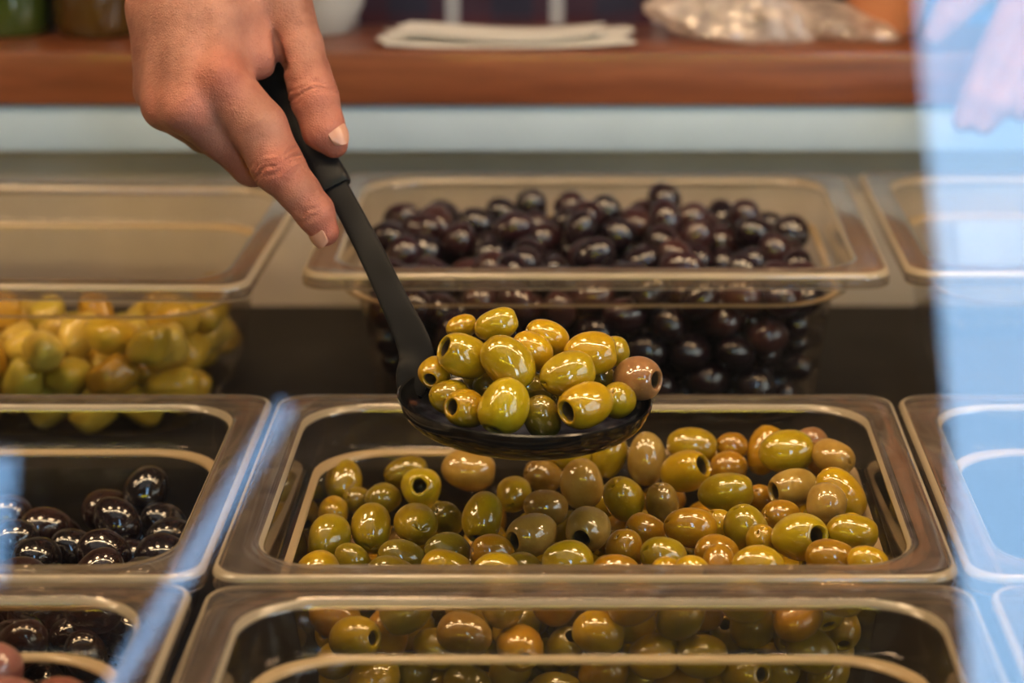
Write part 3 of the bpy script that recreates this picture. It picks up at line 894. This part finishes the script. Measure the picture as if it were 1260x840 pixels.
S = [ # spoon olives: cx, cy, short axis px, axis, colour, depth offset in mm from the bowl centre (minus = nearer), stretch
 (535,458,40,(-.2,.35,.80),'y',4,1,'with a dark hole, leftmost at the back of the spoon'),
 (571,438,55,(-.75,-.35,.45),'g',-2,1,'with a hole facing up left, above the leftmost one in the spoon'),
 (568,402,32,(.8,-.3,-.4),'y',22,1,'half hidden behind the topmost pair in the spoon'),
 (611,399,40,(.9,-.32,0),'l',12,1.2,'on the very top of the spoon heap, notched at one end'),
 (625,447,59,(.6,.75,-.1),'g',-10,1.08,'big and round in the centre of the spoon heap'),
 (655,431,46,(.7,.6,-.3),'y',4,1,'tucked behind the central one in the spoon'),
 (673,415,43,(.85,.42,-.2),'y',14,1.05,'at the top back of the spoon heap, right of the notched one'),
 (699,459,56,(.88,-.28,-.25),'l',-10,1.0,'with a split end, right of the centre of the spoon heap'),
 (727,436,54,(.93,-.12,.0),'y',6,1.08,'behind the split one, high in the spoon heap'),
 (752,433,38,(.9,-.3,-.2),'g',18,1,'peeking out behind the high one in the spoon'),
 (784,466,54,(.76,.05,.58),'m',2,1,'with a wide dark hole at the spoon edge'),
 (721,498,57,(-.72,.25,.60),'y',-26,1.02,'with a ragged hole at the front of the spoon'),
 (760,492,46,(.3,.2,-.9),'g',-10,1,'partly hidden behind the front one with the ragged hole'),
 (620,500,62,(-.38,.85,.32),'l',-26,1.0,'with its hole down, standing at the front middle of the spoon'),
 (574,503,48,(-.65,-.12,.72),'y',-20,1,'with a large open hole at the front left of the spoon'),
 (554,489,46,(.78,.1,-.6),'g',-8,1,'with a star-shaped slit end at the left of the spoon'),
 (667,513,46,(.3,.8,-.5),'d',-20,1,'low at the spoon rim between the two front ones'),
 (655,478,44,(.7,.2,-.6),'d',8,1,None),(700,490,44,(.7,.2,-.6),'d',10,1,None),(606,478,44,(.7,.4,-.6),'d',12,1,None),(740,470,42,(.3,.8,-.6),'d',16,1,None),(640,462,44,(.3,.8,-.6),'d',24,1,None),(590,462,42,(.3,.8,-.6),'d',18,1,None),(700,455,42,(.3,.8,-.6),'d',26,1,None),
]
sitems = []
for (cx, cy, wpx, ax, tone, dz, stf, lab) in S:
    zc = SPZ + dz * .001
    b = wpx / F * zc / 2
    sitems.append(dict(p=Pz(cx, cy, zc), ax=camdir(*ax), a=b * 1.22 * stf, b=b, tone=tone, lab=lab))
def inbowl(A):
    """keep the olive inside the bowl: slide it along its view ray"""
    p = A['p']; eye = np.array((0, 0, CH)); d = (p - eye) / np.linalg.norm(p - eye)
    for _ in range(12):
        q = p - SC_; rr = math.hypot(q[0], q[1])
        s = min(0.999, rr / BR)
        zb = -dep * math.sqrt(max(0, 1 - s * s)) + A['b'] * 0.80
        if q[2] >= zb or rr > BR * 0.97: break
        # too low: nearer ones go away from the camera, far ones come closer, whichever raises them (closer to the eye is higher)
        p = p - d * 0.002
    return p
relax(sitems, 40, fixed_fn=None)
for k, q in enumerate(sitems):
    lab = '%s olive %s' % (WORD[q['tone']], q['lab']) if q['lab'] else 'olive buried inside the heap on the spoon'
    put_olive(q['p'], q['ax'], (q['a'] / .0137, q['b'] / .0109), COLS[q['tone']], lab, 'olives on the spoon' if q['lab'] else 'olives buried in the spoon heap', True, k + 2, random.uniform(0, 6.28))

# ------------------------------------------------------------------ the vendor
def surface_nets(f, org, h):
    ins = f < 0
    nx, ny, nz = f.shape
    cnt = np.zeros((nx - 1, ny - 1, nz - 1), np.int8)
    for i in (0, 1):
        for j in (0, 1):
            for k in (0, 1):
                cnt += ins[i:nx - 1 + i, j:ny - 1 + j, k:nz - 1 + k]
    act = (cnt > 0) & (cnt < 8)
    idx = -np.ones(act.shape, np.int64)
    cells = np.argwhere(act); idx[act] = np.arange(len(cells))
    acc = np.zeros((len(cells), 3)); num = np.zeros(len(cells))
    cor = [(i, j, k) for i in (0, 1) for j in (0, 1) for k in (0, 1)]
    vals = {c: f[cells[:, 0] + c[0], cells[:, 1] + c[1], cells[:, 2] + c[2]] for c in cor}
    for a in cor:
        for ax in range(3):
            if a[ax]: continue
            b = list(a); b[ax] = 1; b = tuple(b)
            fa, fb = vals[a], vals[b]
            cr = (fa < 0) != (fb < 0)
            t = np.where(cr, fa / np.where(cr, fa - fb, 1), 0)
            for d in range(3):
                acc[:, d] += np.where(cr, a[d] + (t if d == ax else 0), 0)
            num += cr
    V = org + (cells + acc / num[:, None]) * h
    quads = []
    for ax in range(3):
        o1, o2 = (ax + 1) % 3, (ax + 2) % 3
        sl0 = [slice(None)] * 3; sl1 = [slice(None)] * 3
        sl0[ax] = slice(0, -1); sl1[ax] = slice(1, None)
        a, b = ins[tuple(sl0)], ins[tuple(sl1)]
        ed = np.argwhere(a != b)
        ok = (ed[:, o1] > 0) & (ed[:, o2] > 0) & (ed[:, o1] < f.shape[o1] - 1) & (ed[:, o2] < f.shape[o2] - 1)
        ed = ed[ok]
        q = []
        for d1, d2 in ((-1, -1), (0, -1), (0, 0), (-1, 0)):
            c = ed.copy(); c[:, o1] += d1; c[:, o2] += d2
            q.append(idx[c[:, 0], c[:, 1], c[:, 2]])
        q = np.stack(q, 1)
        flip = ~a[ed[:, 0], ed[:, 1], ed[:, 2]]
        q[flip] = q[flip][:, ::-1]
        quads.append(q)
    return V, np.concatenate(quads)

def smin(a, b, k):
    h = np.clip(0.5 + 0.5 * (b - a) / k, 0, 1)
    return b + (a - b) * h - k * h * (1 - h)

def cone(G_, a, b, ra, rb):
    a, b = np.asarray(a), np.asarray(b); ab = b - a
    t = np.clip(((G_ - a) @ ab) / ab.dot(ab), 0, 1)
    return np.linalg.norm(G_ - a - t[..., None] * ab, axis=-1) - (ra + (rb - ra) * t)

def chain(G_, pts, k=0.004):
    d = None
    for (p, ra), (q, rb) in zip(pts[:-1], pts[1:]):
        c = cone(G_, p, q, ra, rb)
        d = c if d is None else smin(d, c, k)
    return d

def grid(lo, hi, h):
    n_ = [int(math.ceil((b - a) / h)) + 1 for a, b in zip(lo, hi)]
    ax = [lo[i] + np.arange(n_[i]) * h for i in range(3)]
    return np.stack(np.meshgrid(*ax, indexing='ij'), -1).astype(np.float64), np.array(lo)

pz = lambda x, y, z, r: (Pz(x, y, z), r)
# right hand on the grip: joints from the photograph, depth from the grip they close on
INDEX = [pz(268, 97, 1.2170, .0142), pz(318, 157, 1.2165, .0140), pz(342, 205, 1.2170, .0130), pz(368, 236, 1.2170, .0102), pz(387, 261, 1.2180, .0096), pz(399, 285, 1.2195, .0074)]
THUMB = [pz(345, -8, 1.2420, .0150), pz(369, 58, 1.2370, .0116), pz(379, 92, 1.2340, .0112), pz(386, 118, 1.2320, .0121), pz(399, 160, 1.2310, .0107), pz(411, 177, 1.2320, .0072)]
MIDDLE = [pz(230, 130, 1.2170, .0140), pz(272, 165, 1.2270, .0122), pz(312, 200, 1.2390, .0118), pz(352, 196, 1.2630, .0100), pz(366, 172, 1.2680, .0088)]
RING = [pz(206, 128, 1.2300, .0128), pz(254, 160, 1.2560, .0115), pz(305, 165, 1.2780, .0098), pz(334, 140, 1.2790, .0085)]
PINKY = [pz(194, 110, 1.2450, .0115), pz(232, 138, 1.2690, .0102), pz(272, 128, 1.2850, .0088), pz(298, 105, 1.2850, .0076)]
WRIST = Pz(245, -95, 1.2520)
ELBOW = np.array((-0.31, 1.515, 1.285)); SHO_R = np.array((-0.25, 1.76, 1.415))

def right_hand(G_):
    d = chain(G_, [pz(276, -85, 1.2420, .0150), pz(272, 20, 1.2270, .0150), pz(268, 97, 1.2170, .0142)], .006)
    for c in ([pz(250, -85, 1.2400, .0150), pz(238, 20, 1.2255, .0150), pz(230, 130, 1.2170, .0138)],
              [pz(224, -85, 1.2430, .0150), pz(212, 20, 1.2330, .0140), pz(206, 128, 1.2300, .0126)],
              [pz(204, -80, 1.2520, .0165), pz(196, 10, 1.2470, .0158), pz(194, 110, 1.2450, .0118)],
              [pz(296, -80, 1.2560, .0160), pz(345, -8, 1.2420, .0145)],
              [pz(300, -15, 1.2400, .0125), pz(316, 72, 1.2310, .0108)],           # muscle of the thumb web
              [pz(325, -10, 1.2450, .0130), pz(335, 40, 1.2440, .0080)],
              [pz(240, -60, 1.2650, .0170), pz(232, 70, 1.2560, .0140)]):          # palm
        d = smin(d, chain(G_, c, .006), .009)
    d = smin(d, chain(G_, [(WRIST + (-.012, 0, 0), .026), (WRIST + (.012, 0, 0), .026), (WRIST + (ELBOW - WRIST) * .45, .036), (ELBOW, .039)], .01), .014)
    fi = chain(G_, INDEX, .003); d = smin(d, fi, .0045)
    d = smin(d, chain(G_, MIDDLE, .003), .0035)
    d = smin(d, chain(G_, RING, .003), .0035)
    d = smin(d, chain(G_, PINKY, .003), .0035)
    d = smin(d, chain(G_, THUMB, .003), .0030)
    # knuckle heads and tendons stand proud
    for (x, y, z, r, k) in ((271, 96, 1.2085, .0068, .011), (232, 134, 1.2090, .0066, .011), (206, 132, 1.2240, .0060, .010), (340, 203, 1.2110, .0072, .006)):
        d = smin(d, np.linalg.norm(G_ - Pz(x, y, z), axis=-1) - r, k)
    for c in ([pz(270, -60, 1.2285, .0022), pz(270, 85, 1.2040, .0020)], [pz(246, -60, 1.2265, .0022), pz(232, 118, 1.2040, .0020)], [pz(222, -60, 1.2300, .0020), pz(207, 116, 1.2190, .0018)]):
        d = smin(d, chain(G_, c), .007)
    if GROOVE:                                    # fold between thumb and hand
        g = chain(G_, GROOVE, .002)
        d = -smin(-d, g, .0022)
    return d
GROOVE = []
def skin_at(px, py, r):
    zs = np.linspace(1.19, 1.29, 200); f_ = right_hand(np.array([Pz(px, py, z_) for z_ in zs]))
    return (Pz(px, py, zs[int(np.argmax(f_ < 0))] + .0004), r)
GROOVE = [skin_at(338, 40, .0008), skin_at(340, 52, .0018), skin_at(343, 66, .0027), skin_at(346, 80, .0034), skin_at(349, 94, .0038)]

def finger_crease(V, Nn, pts, t_along, depth, width, side):
    """shallow skin folds across a finger on the side that faces the viewer"""
    a, b = pts; ab = b - a; L2 = ab.dot(ab); Ln = math.sqrt(L2)
    rel = V - a; t = rel @ ab / L2
    rad = np.linalg.norm(rel - t[:, None] * ab, axis=1)
    wob = 0.0010 * np.sin(rel[:, 0] * 420) + 0.0006 * np.sin(rel[:, 2] * 700)
    dist = (t - t_along) * Ln + wob
    m = np.exp(-(dist / width) ** 2) * (rad < .018) * np.clip((Nn @ TOWARD - side) * 2.5, 0, 1)
    return -depth * m

lo = np.array((1e9,) * 3); hi = -lo
for c in (INDEX, THUMB, MIDDLE, RING, PINKY, [(Pz(245, -40, 1.245), .040)]):
    for p, r in c:
        lo = np.minimum(lo, p - r - .006); hi = np.maximum(hi, p + r + .006)
lo[1] -= .006; hi[1] = max(hi[1], WRIST[1] + .03); hi[2] = Pz(245, -40, 1.245)[2]
fine_top = hi[2]
G_, org = grid(lo, hi, 0.00125)
HV, HF = surface_nets(right_hand(G_), org, 0.00125)
del G_
# smooth and crease
hm = mesh_from('tmp_hand', HV, HF)
bm = bmesh.new(); bm.from_mesh(hm)
for _ in range(2): bmesh.ops.smooth_vert(bm, verts=bm.verts, factor=0.5, use_axis_x=True, use_axis_y=True, use_axis_z=True)
bm.normal_update()
HV = np.array([v.co[:] for v in bm.verts]); HN = np.array([v.normal[:] for v in bm.verts]); bm.free(); bpy.data.meshes.remove(hm)
if HN[0] @ (HV[0] - HV.mean(0)) < 0 and (HN * (HV - HV.mean(0))).sum() < 0:
    HN = -HN; HF = HF[:, ::-1]
disp = np.zeros(len(HV))
I = [p for p, r in INDEX]; T = [p for p, r in THUMB]
for tt, dp_, wd_ in ((0.86, .0007, .0007), (1.00, .0010, .0008), (1.13, .0006, .0007), (0.72, .0004, .0006)):
    disp += finger_crease(HV, HN, (I[1], I[2]), tt, dp_, wd_, -.1)
for tt, dp_, wd_ in ((0.90, .0007, .0006), (1.10, .0005, .0006)):
    disp += finger_crease(HV, HN, (I[3], I[4]), tt, dp_, wd_, -.1)
for tt, dp_, wd_ in ((0.75, .0006, .0007), (1.02, .0010, .0008), (1.25, .0005, .0006)):
    disp += finger_crease(HV, HN, (T[2], T[3]), tt, dp_, wd_, -.3)
HV = HV + HN * (disp * 1.7)[:, None]
tone = np.zeros(len(HV))
for (x, y, z, s, a) in ((271, 98, 1.205, .016, .55), (232, 136, 1.205, .014, .5), (206, 134, 1.22, .014, .45), (340, 208, 1.206, .012, .75), (399, 285, 1.215, .018, .55), (388, 262, 1.21, .012, .45),
                        (408, 170, 1.225, .022, .55), (388, 118, 1.222, .016, .45), (300, 200, 1.23, .022, .5), (330, 70, 1.225, .018, .30)):
    tone = np.maximum(tone, a * np.exp(-(np.linalg.norm(HV - Pz(x, y, z), axis=1) / s) ** 2))

# rest of the body, coarse: both arms, torso, head, legs, other hand
SHO_L = np.array((0.13, 1.80, 1.415)); ELB_L = np.array((0.33, 1.80, 1.235)); WR_L = Pz(1300, -40, 1.620)
PEL = np.array((-0.06, 1.95, 0.95)); BEL = np.array((-0.06, 1.90, 1.12)); CHE = np.array((-0.06, 1.87, 1.29)); NECK = np.array((-0.06, 1.775, 1.475)); HEAD = np.array((-0.065, 1.70, 1.62))
def arms_head(G_):
    d = chain(G_, [(ELBOW + (WRIST - ELBOW) * .05, .0388), (ELBOW, .039), (SHO_R, .05)], .02)
    d = smin(d, chain(G_, [(WR_L, .026), (WR_L * .5 + ELB_L * .5, .036), (ELB_L, .039), (SHO_L, .05)], .02), .02)
    d = smin(d, chain(G_, [(CHE + (0, -.02, 0), .10), (NECK, .055), (HEAD + (0, .03, -.04), .055)], .03), .03)
    hd = np.linalg.norm((G_ - HEAD) / np.array((.077, .098, .117)), axis=-1) * .09 - .09
    d = smin(d, hd, .025)
    d = smin(d, cone(G_, HEAD + (0, -.092, .015), HEAD + (0, -.112, -.022), .008, .014), .012)      # nose
    d = smin(d, cone(G_, HEAD + (-.028, -.070, -.065), HEAD + (.028, -.070, -.065), .014, .014), .02)   # jaw and mouth
    for s in (-1, 1):
        d = smin(d, np.linalg.norm((G_ - HEAD - (s * .078, .01, -.01)) / np.array((.010, .022, .034)), axis=-1) * .012 - .012, .006)
        d = -smin(-d, np.linalg.norm(G_ - HEAD - (s * .032, -.105, .012), axis=-1) - .015, .012)        # eye sockets
    return d
LF = [ # left hand hanging over the board edge
  [pz(1262, -12, 1.605, .013), pz(1222, 70, 1.590, .0115), pz(1200, 118, 1.588, .0100), pz(1186, 148, 1.590, .0080)],
  [pz(1285, 5, 1.600, .013), pz(1255, 85, 1.585, .0115), pz(1228, 128, 1.583, .0100), pz(1210, 152, 1.585, .0080)],
  [pz(1310, 10, 1.600, .0125), pz(1290, 85, 1.585, .0110), pz(1270, 120, 1.583, .0095), pz(1256, 136, 1.585, .0078)],
  [pz(1332, 5, 1.606, .0115), pz(1325, 62, 1.592, .0100), pz(1314, 92, 1.590, .0085), pz(1304, 108, 1.592, .0072)],
  [pz(1270, -50, 1.606, .015), pz(1205, -20, 1.600, .0120), pz(1168, 18, 1.598, .0112), pz(1150, 42, 1.600, .0085)]]
def left_hand(G_):
    d = None
    for c in LF[:4]:
        m = cone(G_, WR_L + (c[0][0] - WR_L) * .1, c[0][0], .017, .0135)
        d = m if d is None else smin(d, m, .012)
    for c in LF: d = smin(d, chain(G_, c, .003), .004)
    return smin(d, cone(G_, WR_L, WR_L + (ELB_L - WR_L) * .2, .026, .029), .012)

parts = [(HV, HF)]
lo = np.minimum(WRIST, ELBOW) - .06; hi = np.maximum(WRIST, ELBOW) + .06; lo[2] = fine_top - .004      # wrist and forearm, same surface carried on
G_, org = grid(lo, hi, 0.0030); v, f = surface_nets(right_hand(G_), org, 0.0030); parts.append((v, f))
lo = np.minimum.reduce([WRIST, ELBOW, SHO_R, WR_L, ELB_L, HEAD - .05]) - .12; hi = np.maximum.reduce([WRIST, SHO_R, ELB_L, SHO_L, HEAD + .02]) + .15
G_, org = grid(lo, hi, 0.009); v, f = surface_nets(arms_head(G_), org, 0.009); parts.append((v, f))
allp = np.array([p for c in LF for p, r in c] + [WR_L]); lo = allp.min(0) - .045; hi = allp.max(0) + .045
G_, org = grid(lo, hi, 0.0030); v, f = surface_nets(left_hand(G_), org, 0.0030); parts.append((v, f))
del G_
V, Fc, off = [], [], 0
for v, f in parts:
    V.append(v); Fc.append(f + off); off += len(v)
V = np.concatenate(V); Fc = np.concatenate(Fc)
body = mesh_from('body', V, Fc)
body.attributes.new('tone', 'FLOAT', 'POINT')
tv = np.zeros(len(V)); tv[:len(tone)] = tone
body.attributes['tone'].data.foreach_set('value', tv)
vend = empty('person', (-0.06, 2.0, 0.0))
ob = link('body', body, M['skin'], vend)

# nails
def nail(c, along, out, wdt, ln, curve=1.0):
    along = along / np.linalg.norm(along); out = out - along * out.dot(along); out /= np.linalg.norm(out)
    sd = np.cross(along, out); V, Fc = [], []; nu, nv = 9, 9
    for lay in (0, 1):
        for i in range(nv):
            t = i / (nv - 1) * 2 - 1
            for j in range(nu):
                u = j / (nu - 1) * 2 - 1
                wl = math.sqrt(1 - 0.42 * t * t)
                lenr = math.sqrt(1 - 0.42 * u * u)
                V.append(c + along * (t * ln / 2 * lenr) + sd * (u * wdt / 2 * wl) + out * (-curve * wdt * .30 * u * u - 0.0007 * t * t - lay * 0.0009))
    m = nu * nv
    for lay in (0, 1):
        for i in range(nv - 1):
            for j in range(nu - 1):
                q = (i * nu + j, i * nu + j + 1, (i + 1) * nu + j + 1, (i + 1) * nu + j)
                Fc.append(tuple(k + lay * m for k in (q if lay == 0 else q[::-1])))
    ring = [j for j in range(nu)] + [(i + 1) * nu - 1 for i in range(1, nv)] + [(nv - 1) * nu + j for j in range(nu - 2, -1, -1)] + [i * nu for i in range(nv - 2, 0, -1)]
    for a, b in zip(ring, ring[1:] + ring[:1]):
        Fc.append((a, a + m, b + m, b))
    me0 = mesh_from('nail', V, Fc); bm = bmesh.new(); bm.from_mesh(me0); bpy.data.meshes.remove(me0)
    o = link('nail', from_bm('nail', bm, 50), M['nail']); o.parent = ob
    o.location = -Vector(vend.location) - Vector(ob.location)
    return o
def on_skin(c, d):
    ts = np.linspace(0, .02, 81); f_ = right_hand(c + ts[:, None] * d)
    k = int(np.argmax(f_ > 0)); return c + d * ts[k]
it, ib = INDEX[-1][0], INDEX[-2][0]
io = camdir(-.50, .50, .70)
nail(on_skin(it - (it - ib) * .08, io) + io * .0002, it - ib, io, .0108, .0125, .52)
tt_, tb_ = THUMB[-1][0], THUMB[-2][0]
to = camdir(.56, -.25, .79)
nail(on_skin(Pz(405, 168, 1.2313), to) + to * .0003, tt_ - tb_ + (Pz(399, 160, 1.231) - Pz(386, 118, 1.232)) * .3, to, .0118, .0150, .50)
for c in LF[:4]:
    nail(c[-1][0] + camdir(0, .1, 1) * .0075, c[-1][0] - c[-2][0], camdir(0, .1, 1), .009, .010)

def shirt_sdf(G_):
    q = (G_ - np.array((-.06, 0, 0))) * np.array((.66, 1, 1)); s0 = lambda p: (p - np.array((-.06, 0, 0))) * np.array((.66, 1, 1))
    d = chain(q, [(s0(PEL), .118), (s0(BEL), .118), (s0(CHE), .125), (s0(CHE * .35 + NECK * .65), .085)], .04)
    d = smin(d, chain(G_, [(SHO_R + (.07, 0, .0), .07), (SHO_R, .062), (ELBOW + (SHO_R - ELBOW) * .10, .052)], .02), .05)
    d = smin(d, chain(G_, [(SHO_L + (-.07, 0, .0), .07), (SHO_L, .062), (ELB_L + (SHO_L - ELB_L) * .10, .052)], .02), .05)
    fold = .004 * np.sin(G_[..., 2] * 70 + 6 * np.sin(G_[..., 0] * 18)) * np.sin(G_[..., 0] * 33 + 1)
    return d + fold
lo = np.array((-.46, 1.40, .80)); hi = np.array((.46, 2.25, 1.62))
G_, org = grid(lo, hi, 0.0085); v, f = surface_nets(shirt_sdf(G_), org, 0.0085)
link('plaid_shirt', mesh_from('plaid_shirt', v, f), M['plaid'], vend)['label'] = 'dark plaid shirt with white and red bands'
def leg_sdf(G_):
    d = None
    for s in (-1, 1):
        c = chain(G_, [(PEL + (s * .075, .01, .02), .105), (np.array((-.06 + s * .10, 2.02, .50)), .075), (np.array((-.06 + s * .11, 2.05, .09)), .058)], .03)
        d = c if d is None else smin(d, c, .03)
    return d
G_, org = grid((-.34, 1.82, .02), (.22, 2.22, 1.09), 0.0125); v, f = surface_nets(leg_sdf(G_), org, 0.0125)
link('trousers', mesh_from('trousers', v, f), M['jeans'], vend)
for s in (-1, 1):
    G_, org = grid((-.06 + s * .11 - .08, 1.80, -.02), (-.06 + s * .11 + .08, 2.16, .16), 0.01)
    v, f = surface_nets(np.maximum(chain(G_, [(np.array((-.06 + s * .11, 2.08, .05)), .05), (np.array((-.06 + s * .12, 1.88, .035)), .043)], .02), .002 - G_[..., 2]), org, 0.01)
    link('shoe', mesh_from('shoe', v, f), M['shoe'], vend)
def hair_sdf(G_):
    q = np.linalg.norm((G_ - HEAD - (0, .012, .018)) / np.array((.084, .100, .112)), axis=-1) * .095 - .095
    cut = np.maximum(-(G_[..., 1] - HEAD[1] + .055) - (G_[..., 2] - HEAD[2] - .055) * .9, -(G_[..., 2] - HEAD[2] + .06))
    return np.maximum(q, cut)
G_, org = grid(HEAD - .13, HEAD + .15, 0.006); v, f = surface_nets(hair_sdf(G_), org, 0.006)
link('hair', mesh_from('hair', v, f), M['hair'], vend)
del G_
tag(vend, 'person in dark plaid shirt holding the black spoon over the counter', 'person')

# ------------------------------------------------------------------ things on the wooden board
WZ = 1.1345
def on_board(px, Y): return PY(px, 0, Y)[0]

bottle_p = [(0.0, 0.0), (0.027, 0.0), (0.030, 0.004), (0.0305, 0.02), (0.0305, 0.155), (0.028, 0.172), (0.018, 0.195), (0.0135, 0.21), (0.0135, 0.262), (0.0155, 0.263), (0.0155, 0.275), (0.0, 0.275)]
bme = lathe('bottle_glass', bottle_p, 28)
corkm = lathe('cork', [(0.0, .2752), (0.010, 0.2752), (0.0105, 0.292), (0.0, 0.293)], 16)
for i, (px, Y, mk, lab) in enumerate(((10, 1.680, 'bottle_green', 'dark green corked bottle on the wooden board'),)):
    t = empty('bottle', (on_board(px, Y), Y, WZ + .0005))
    g = link('bottle_glass', bme.copy(), None, t); g.location = (0, 0, 0); g.data.materials.clear(); g.data.materials.append(M[mk])
    c = link('cork', corkm, M['cork'], t); c.location = (0, 0, 0)
    tag(t, lab, 'bottle')

pj = empty('preserve_jar', (on_board(118, 1.672), 1.672, WZ + .0005))
o = link('jar_glass', lathe('jar_glass', [(0, 0), (.024, 0), (.027, .003), (.0285, .01), (.0285, .058), (.026, .066), (.023, .070), (0, .070)], 28), M['bottle_amber'], pj); o.location = (0, 0, 0)
o = link('lid', lathe('lid', [(0, .0705), (.0245, .0705), (.025, .072), (.025, .083), (.0235, .085), (0, .085)], 28), M['steel'], pj); o.location = (0, 0, 0)
tag(pj, 'short amber jar on the wooden board behind the wrist', 'jar')
cup = empty('ceramic_cup', (on_board(398, 1.680), 1.680, WZ + .0005))
o = link('bowl', lathe('cup_bowl', [(0, .0), (.018, 0), (.020, .003), (.028, .02), (.031, .05), (.032, .07), (.0305, .07), (.029, .05), (.026, .02), (.0, .006)], 28), M['ceramic'], cup); o.location = (0, 0, 0)
bm = bmesh.new()
for k in range(13):
    a = -math.pi / 2 + math.pi * k / 12
    for j in range(8):
        b_ = 2 * math.pi * j / 8
        rr = .018 + .0035 * math.cos(b_)
        bm.verts.new((-.029 - rr * math.cos(a), .0035 * math.sin(b_), .038 + rr * math.sin(a)))
bm.verts.ensure_lookup_table()
for k in range(12):
    for j in range(8):
        bm.faces.new([bm.verts[i] for i in (k * 8 + j, k * 8 + (j + 1) % 8, (k + 1) * 8 + (j + 1) % 8, (k + 1) * 8 + j)])
o = link('handle', from_bm('handle', bm), M['ceramic'], cup); o.location = (0, 0, 0)
tag(cup, 'pale grey ceramic cup on the board beside the thumb', 'cup')

# white paper sheets
def paper_sheet(name, x0, x1, y0, y1, z, seed, mat, label, amp=.004):
    r_ = np.random.default_rng(seed); ph = r_.uniform(0, 6, 4); nu, nv = 40, 10
    V, Fc = [], []
    for lay in (0, 1):
        for i in range(nv):
            for j in range(nu):
                u, v_ = j / (nu - 1), i / (nv - 1)
                hgt = amp * (0.5 + .5 * math.sin(5 * u + ph[0])) * (.4 + .6 * math.sin(2.2 * v_ + ph[1]) ** 2) + amp * .5 * abs(2 * u - 1) ** 3
                V.append((x0 + (x1 - x0) * u + .004 * math.sin(9 * v_ + ph[2]), y0 + (y1 - y0) * v_ + .003 * math.sin(7 * u + ph[3]), z + hgt + (0.0009 if lay else 0)))
    m = nu * nv
    for lay in (0, 1):
        for i in range(nv - 1):
            for j in range(nu - 1):
                q = tuple(k + lay * m for k in (i * nu + j, i * nu + j + 1, (i + 1) * nu + j + 1, (i + 1) * nu + j))
                Fc.append(q if lay else q[::-1])
    ring = [j for j in range(nu)] + [(i + 1) * nu - 1 for i in range(1, nv)] + [(nv - 1) * nu + j for j in range(nu - 2, -1, -1)] + [i * nu for i in range(nv - 2, 0, -1)]
    for a, b in zip(ring, ring[1:] + ring[:1]): Fc.append((a, b, b + m, a + m))
    o = link(name, mesh_from(name, V, Fc, True, 40), mat)
    return tag(o, label, 'paper', 'paper sheets on the board')
xa, xb = on_board(470, 1.64), on_board(775, 1.64)
paper_sheet('paper_sheet', xa, xb, 1.610, 1.672, WZ + .0006, 1, M['paper'], 'white paper sheet lying on the wooden board, lower of two', .003)
paper_sheet('paper_sheet', xa + .012, xb - .02, 1.618, 1.668, WZ + .0045, 2, M['paper'], 'white paper sheet on top of the other on the board', .003)

# crumpled clear bag
def crumple(name, cx, cy, rx, ry, hgt, seed, mat):
    r_ = np.random.default_rng(seed)
    bm = bmesh.new(); bmesh.ops.create_icosphere(bm, subdivisions=4, radius=1)
    dirs = r_.normal(size=(26, 3)); dirs /= np.linalg.norm(dirs, axis=1)[:, None]; off = r_.uniform(.62, 1.05, 26)
    for v in bm.verts:
        d = np.array(v.co[:]); s = min(1.15, min((off[k] / max(1e-3, dirs[k] @ d) for k in range(26) if dirs[k] @ d > .2), default=1.0))
        d = d * s * (1 + .05 * math.sin(d[0] * 13 + seed) * math.sin(d[1] * 11))
        v.co = Vector((cx + rx * d[0], cy + ry * d[1], WZ + .0008 + max(0.0, hgt * (d[2] * .62 + .42 - .20 * d[0]))))
    return link(name, from_bm(name, bm, 18), mat)
bx0, bx1 = on_board(785, 1.67), on_board(1085, 1.67)
b1 = crumple('plastic_bag', (bx0 * .62 + bx1 * .38), 1.655, (bx1 - bx0) * .40, .038, .034, 3, M['bag'])
tag(b1, 'crumpled clear plastic bag lying on the board, peaked at the middle', 'plastic bag')
b2 = crumple('plastic_bag', (bx0 * .22 + bx1 * .78) , 1.662, (bx1 - bx0) * .30, .040, .022, 8, M['bag'])
tag(b2, 'flat crumpled plastic bag on the board, nearer the blue reflection', 'plastic bag')

jar = empty('terracotta_jar', (on_board(1092, 1.675), 1.675, WZ + .0005))
o = link('pot', lathe('pot', [(0, 0), (.022, 0), (.024, .004), (.029, .03), (.032, .07), (.029, .10), (.027, .11), (.031, .112), (.031, .118), (.025, .118), (.025, .10), (.0, .012)], 28), M['terracotta'], jar); o.location = (0, 0, 0)
tag(jar, 'small terracotta jar on the board beside the blue reflection', 'jar')

# crate and shelving behind the vendor
cr = empty('blue_crate', (0.62, 2.75, 0.0))
for k in range(5):
    box('slat', (0.36, 2.50, .62 + k * .085), (0.96, 2.515, .69 + k * .085), M['blue_plastic'], cr, .002)
for x in (.36, .94):
    box('corner_post', (x, 2.515, .60), (x + .02, 2.535, 1.05), M['blue_plastic'], cr, .002)
    box('side_wall', (x, 2.536, .60), (x + .015, 2.95, 1.05), M['blue_plastic'], cr, .002)
box('crate_floor', (.376, 2.536, .60), (.939, 2.95, .615), M['blue_plastic'], cr)
tag(cr, 'blue slatted plastic crate standing behind the vendor', 'crate')
bt = empty('back_table', (0.3, 2.75, 0))
box('table_top', (-1.4, 2.42, .56), (1.5, 3.05, .598), M['wood'], bt, .003)
for x in (-1.35, 1.40):
    for y in (2.46, 2.96):
        box('leg', (x, y, .002), (x + .05, y + .05, .559), M['wood'], bt, .002)
tag(bt, 'wooden table behind the vendor', 'table')
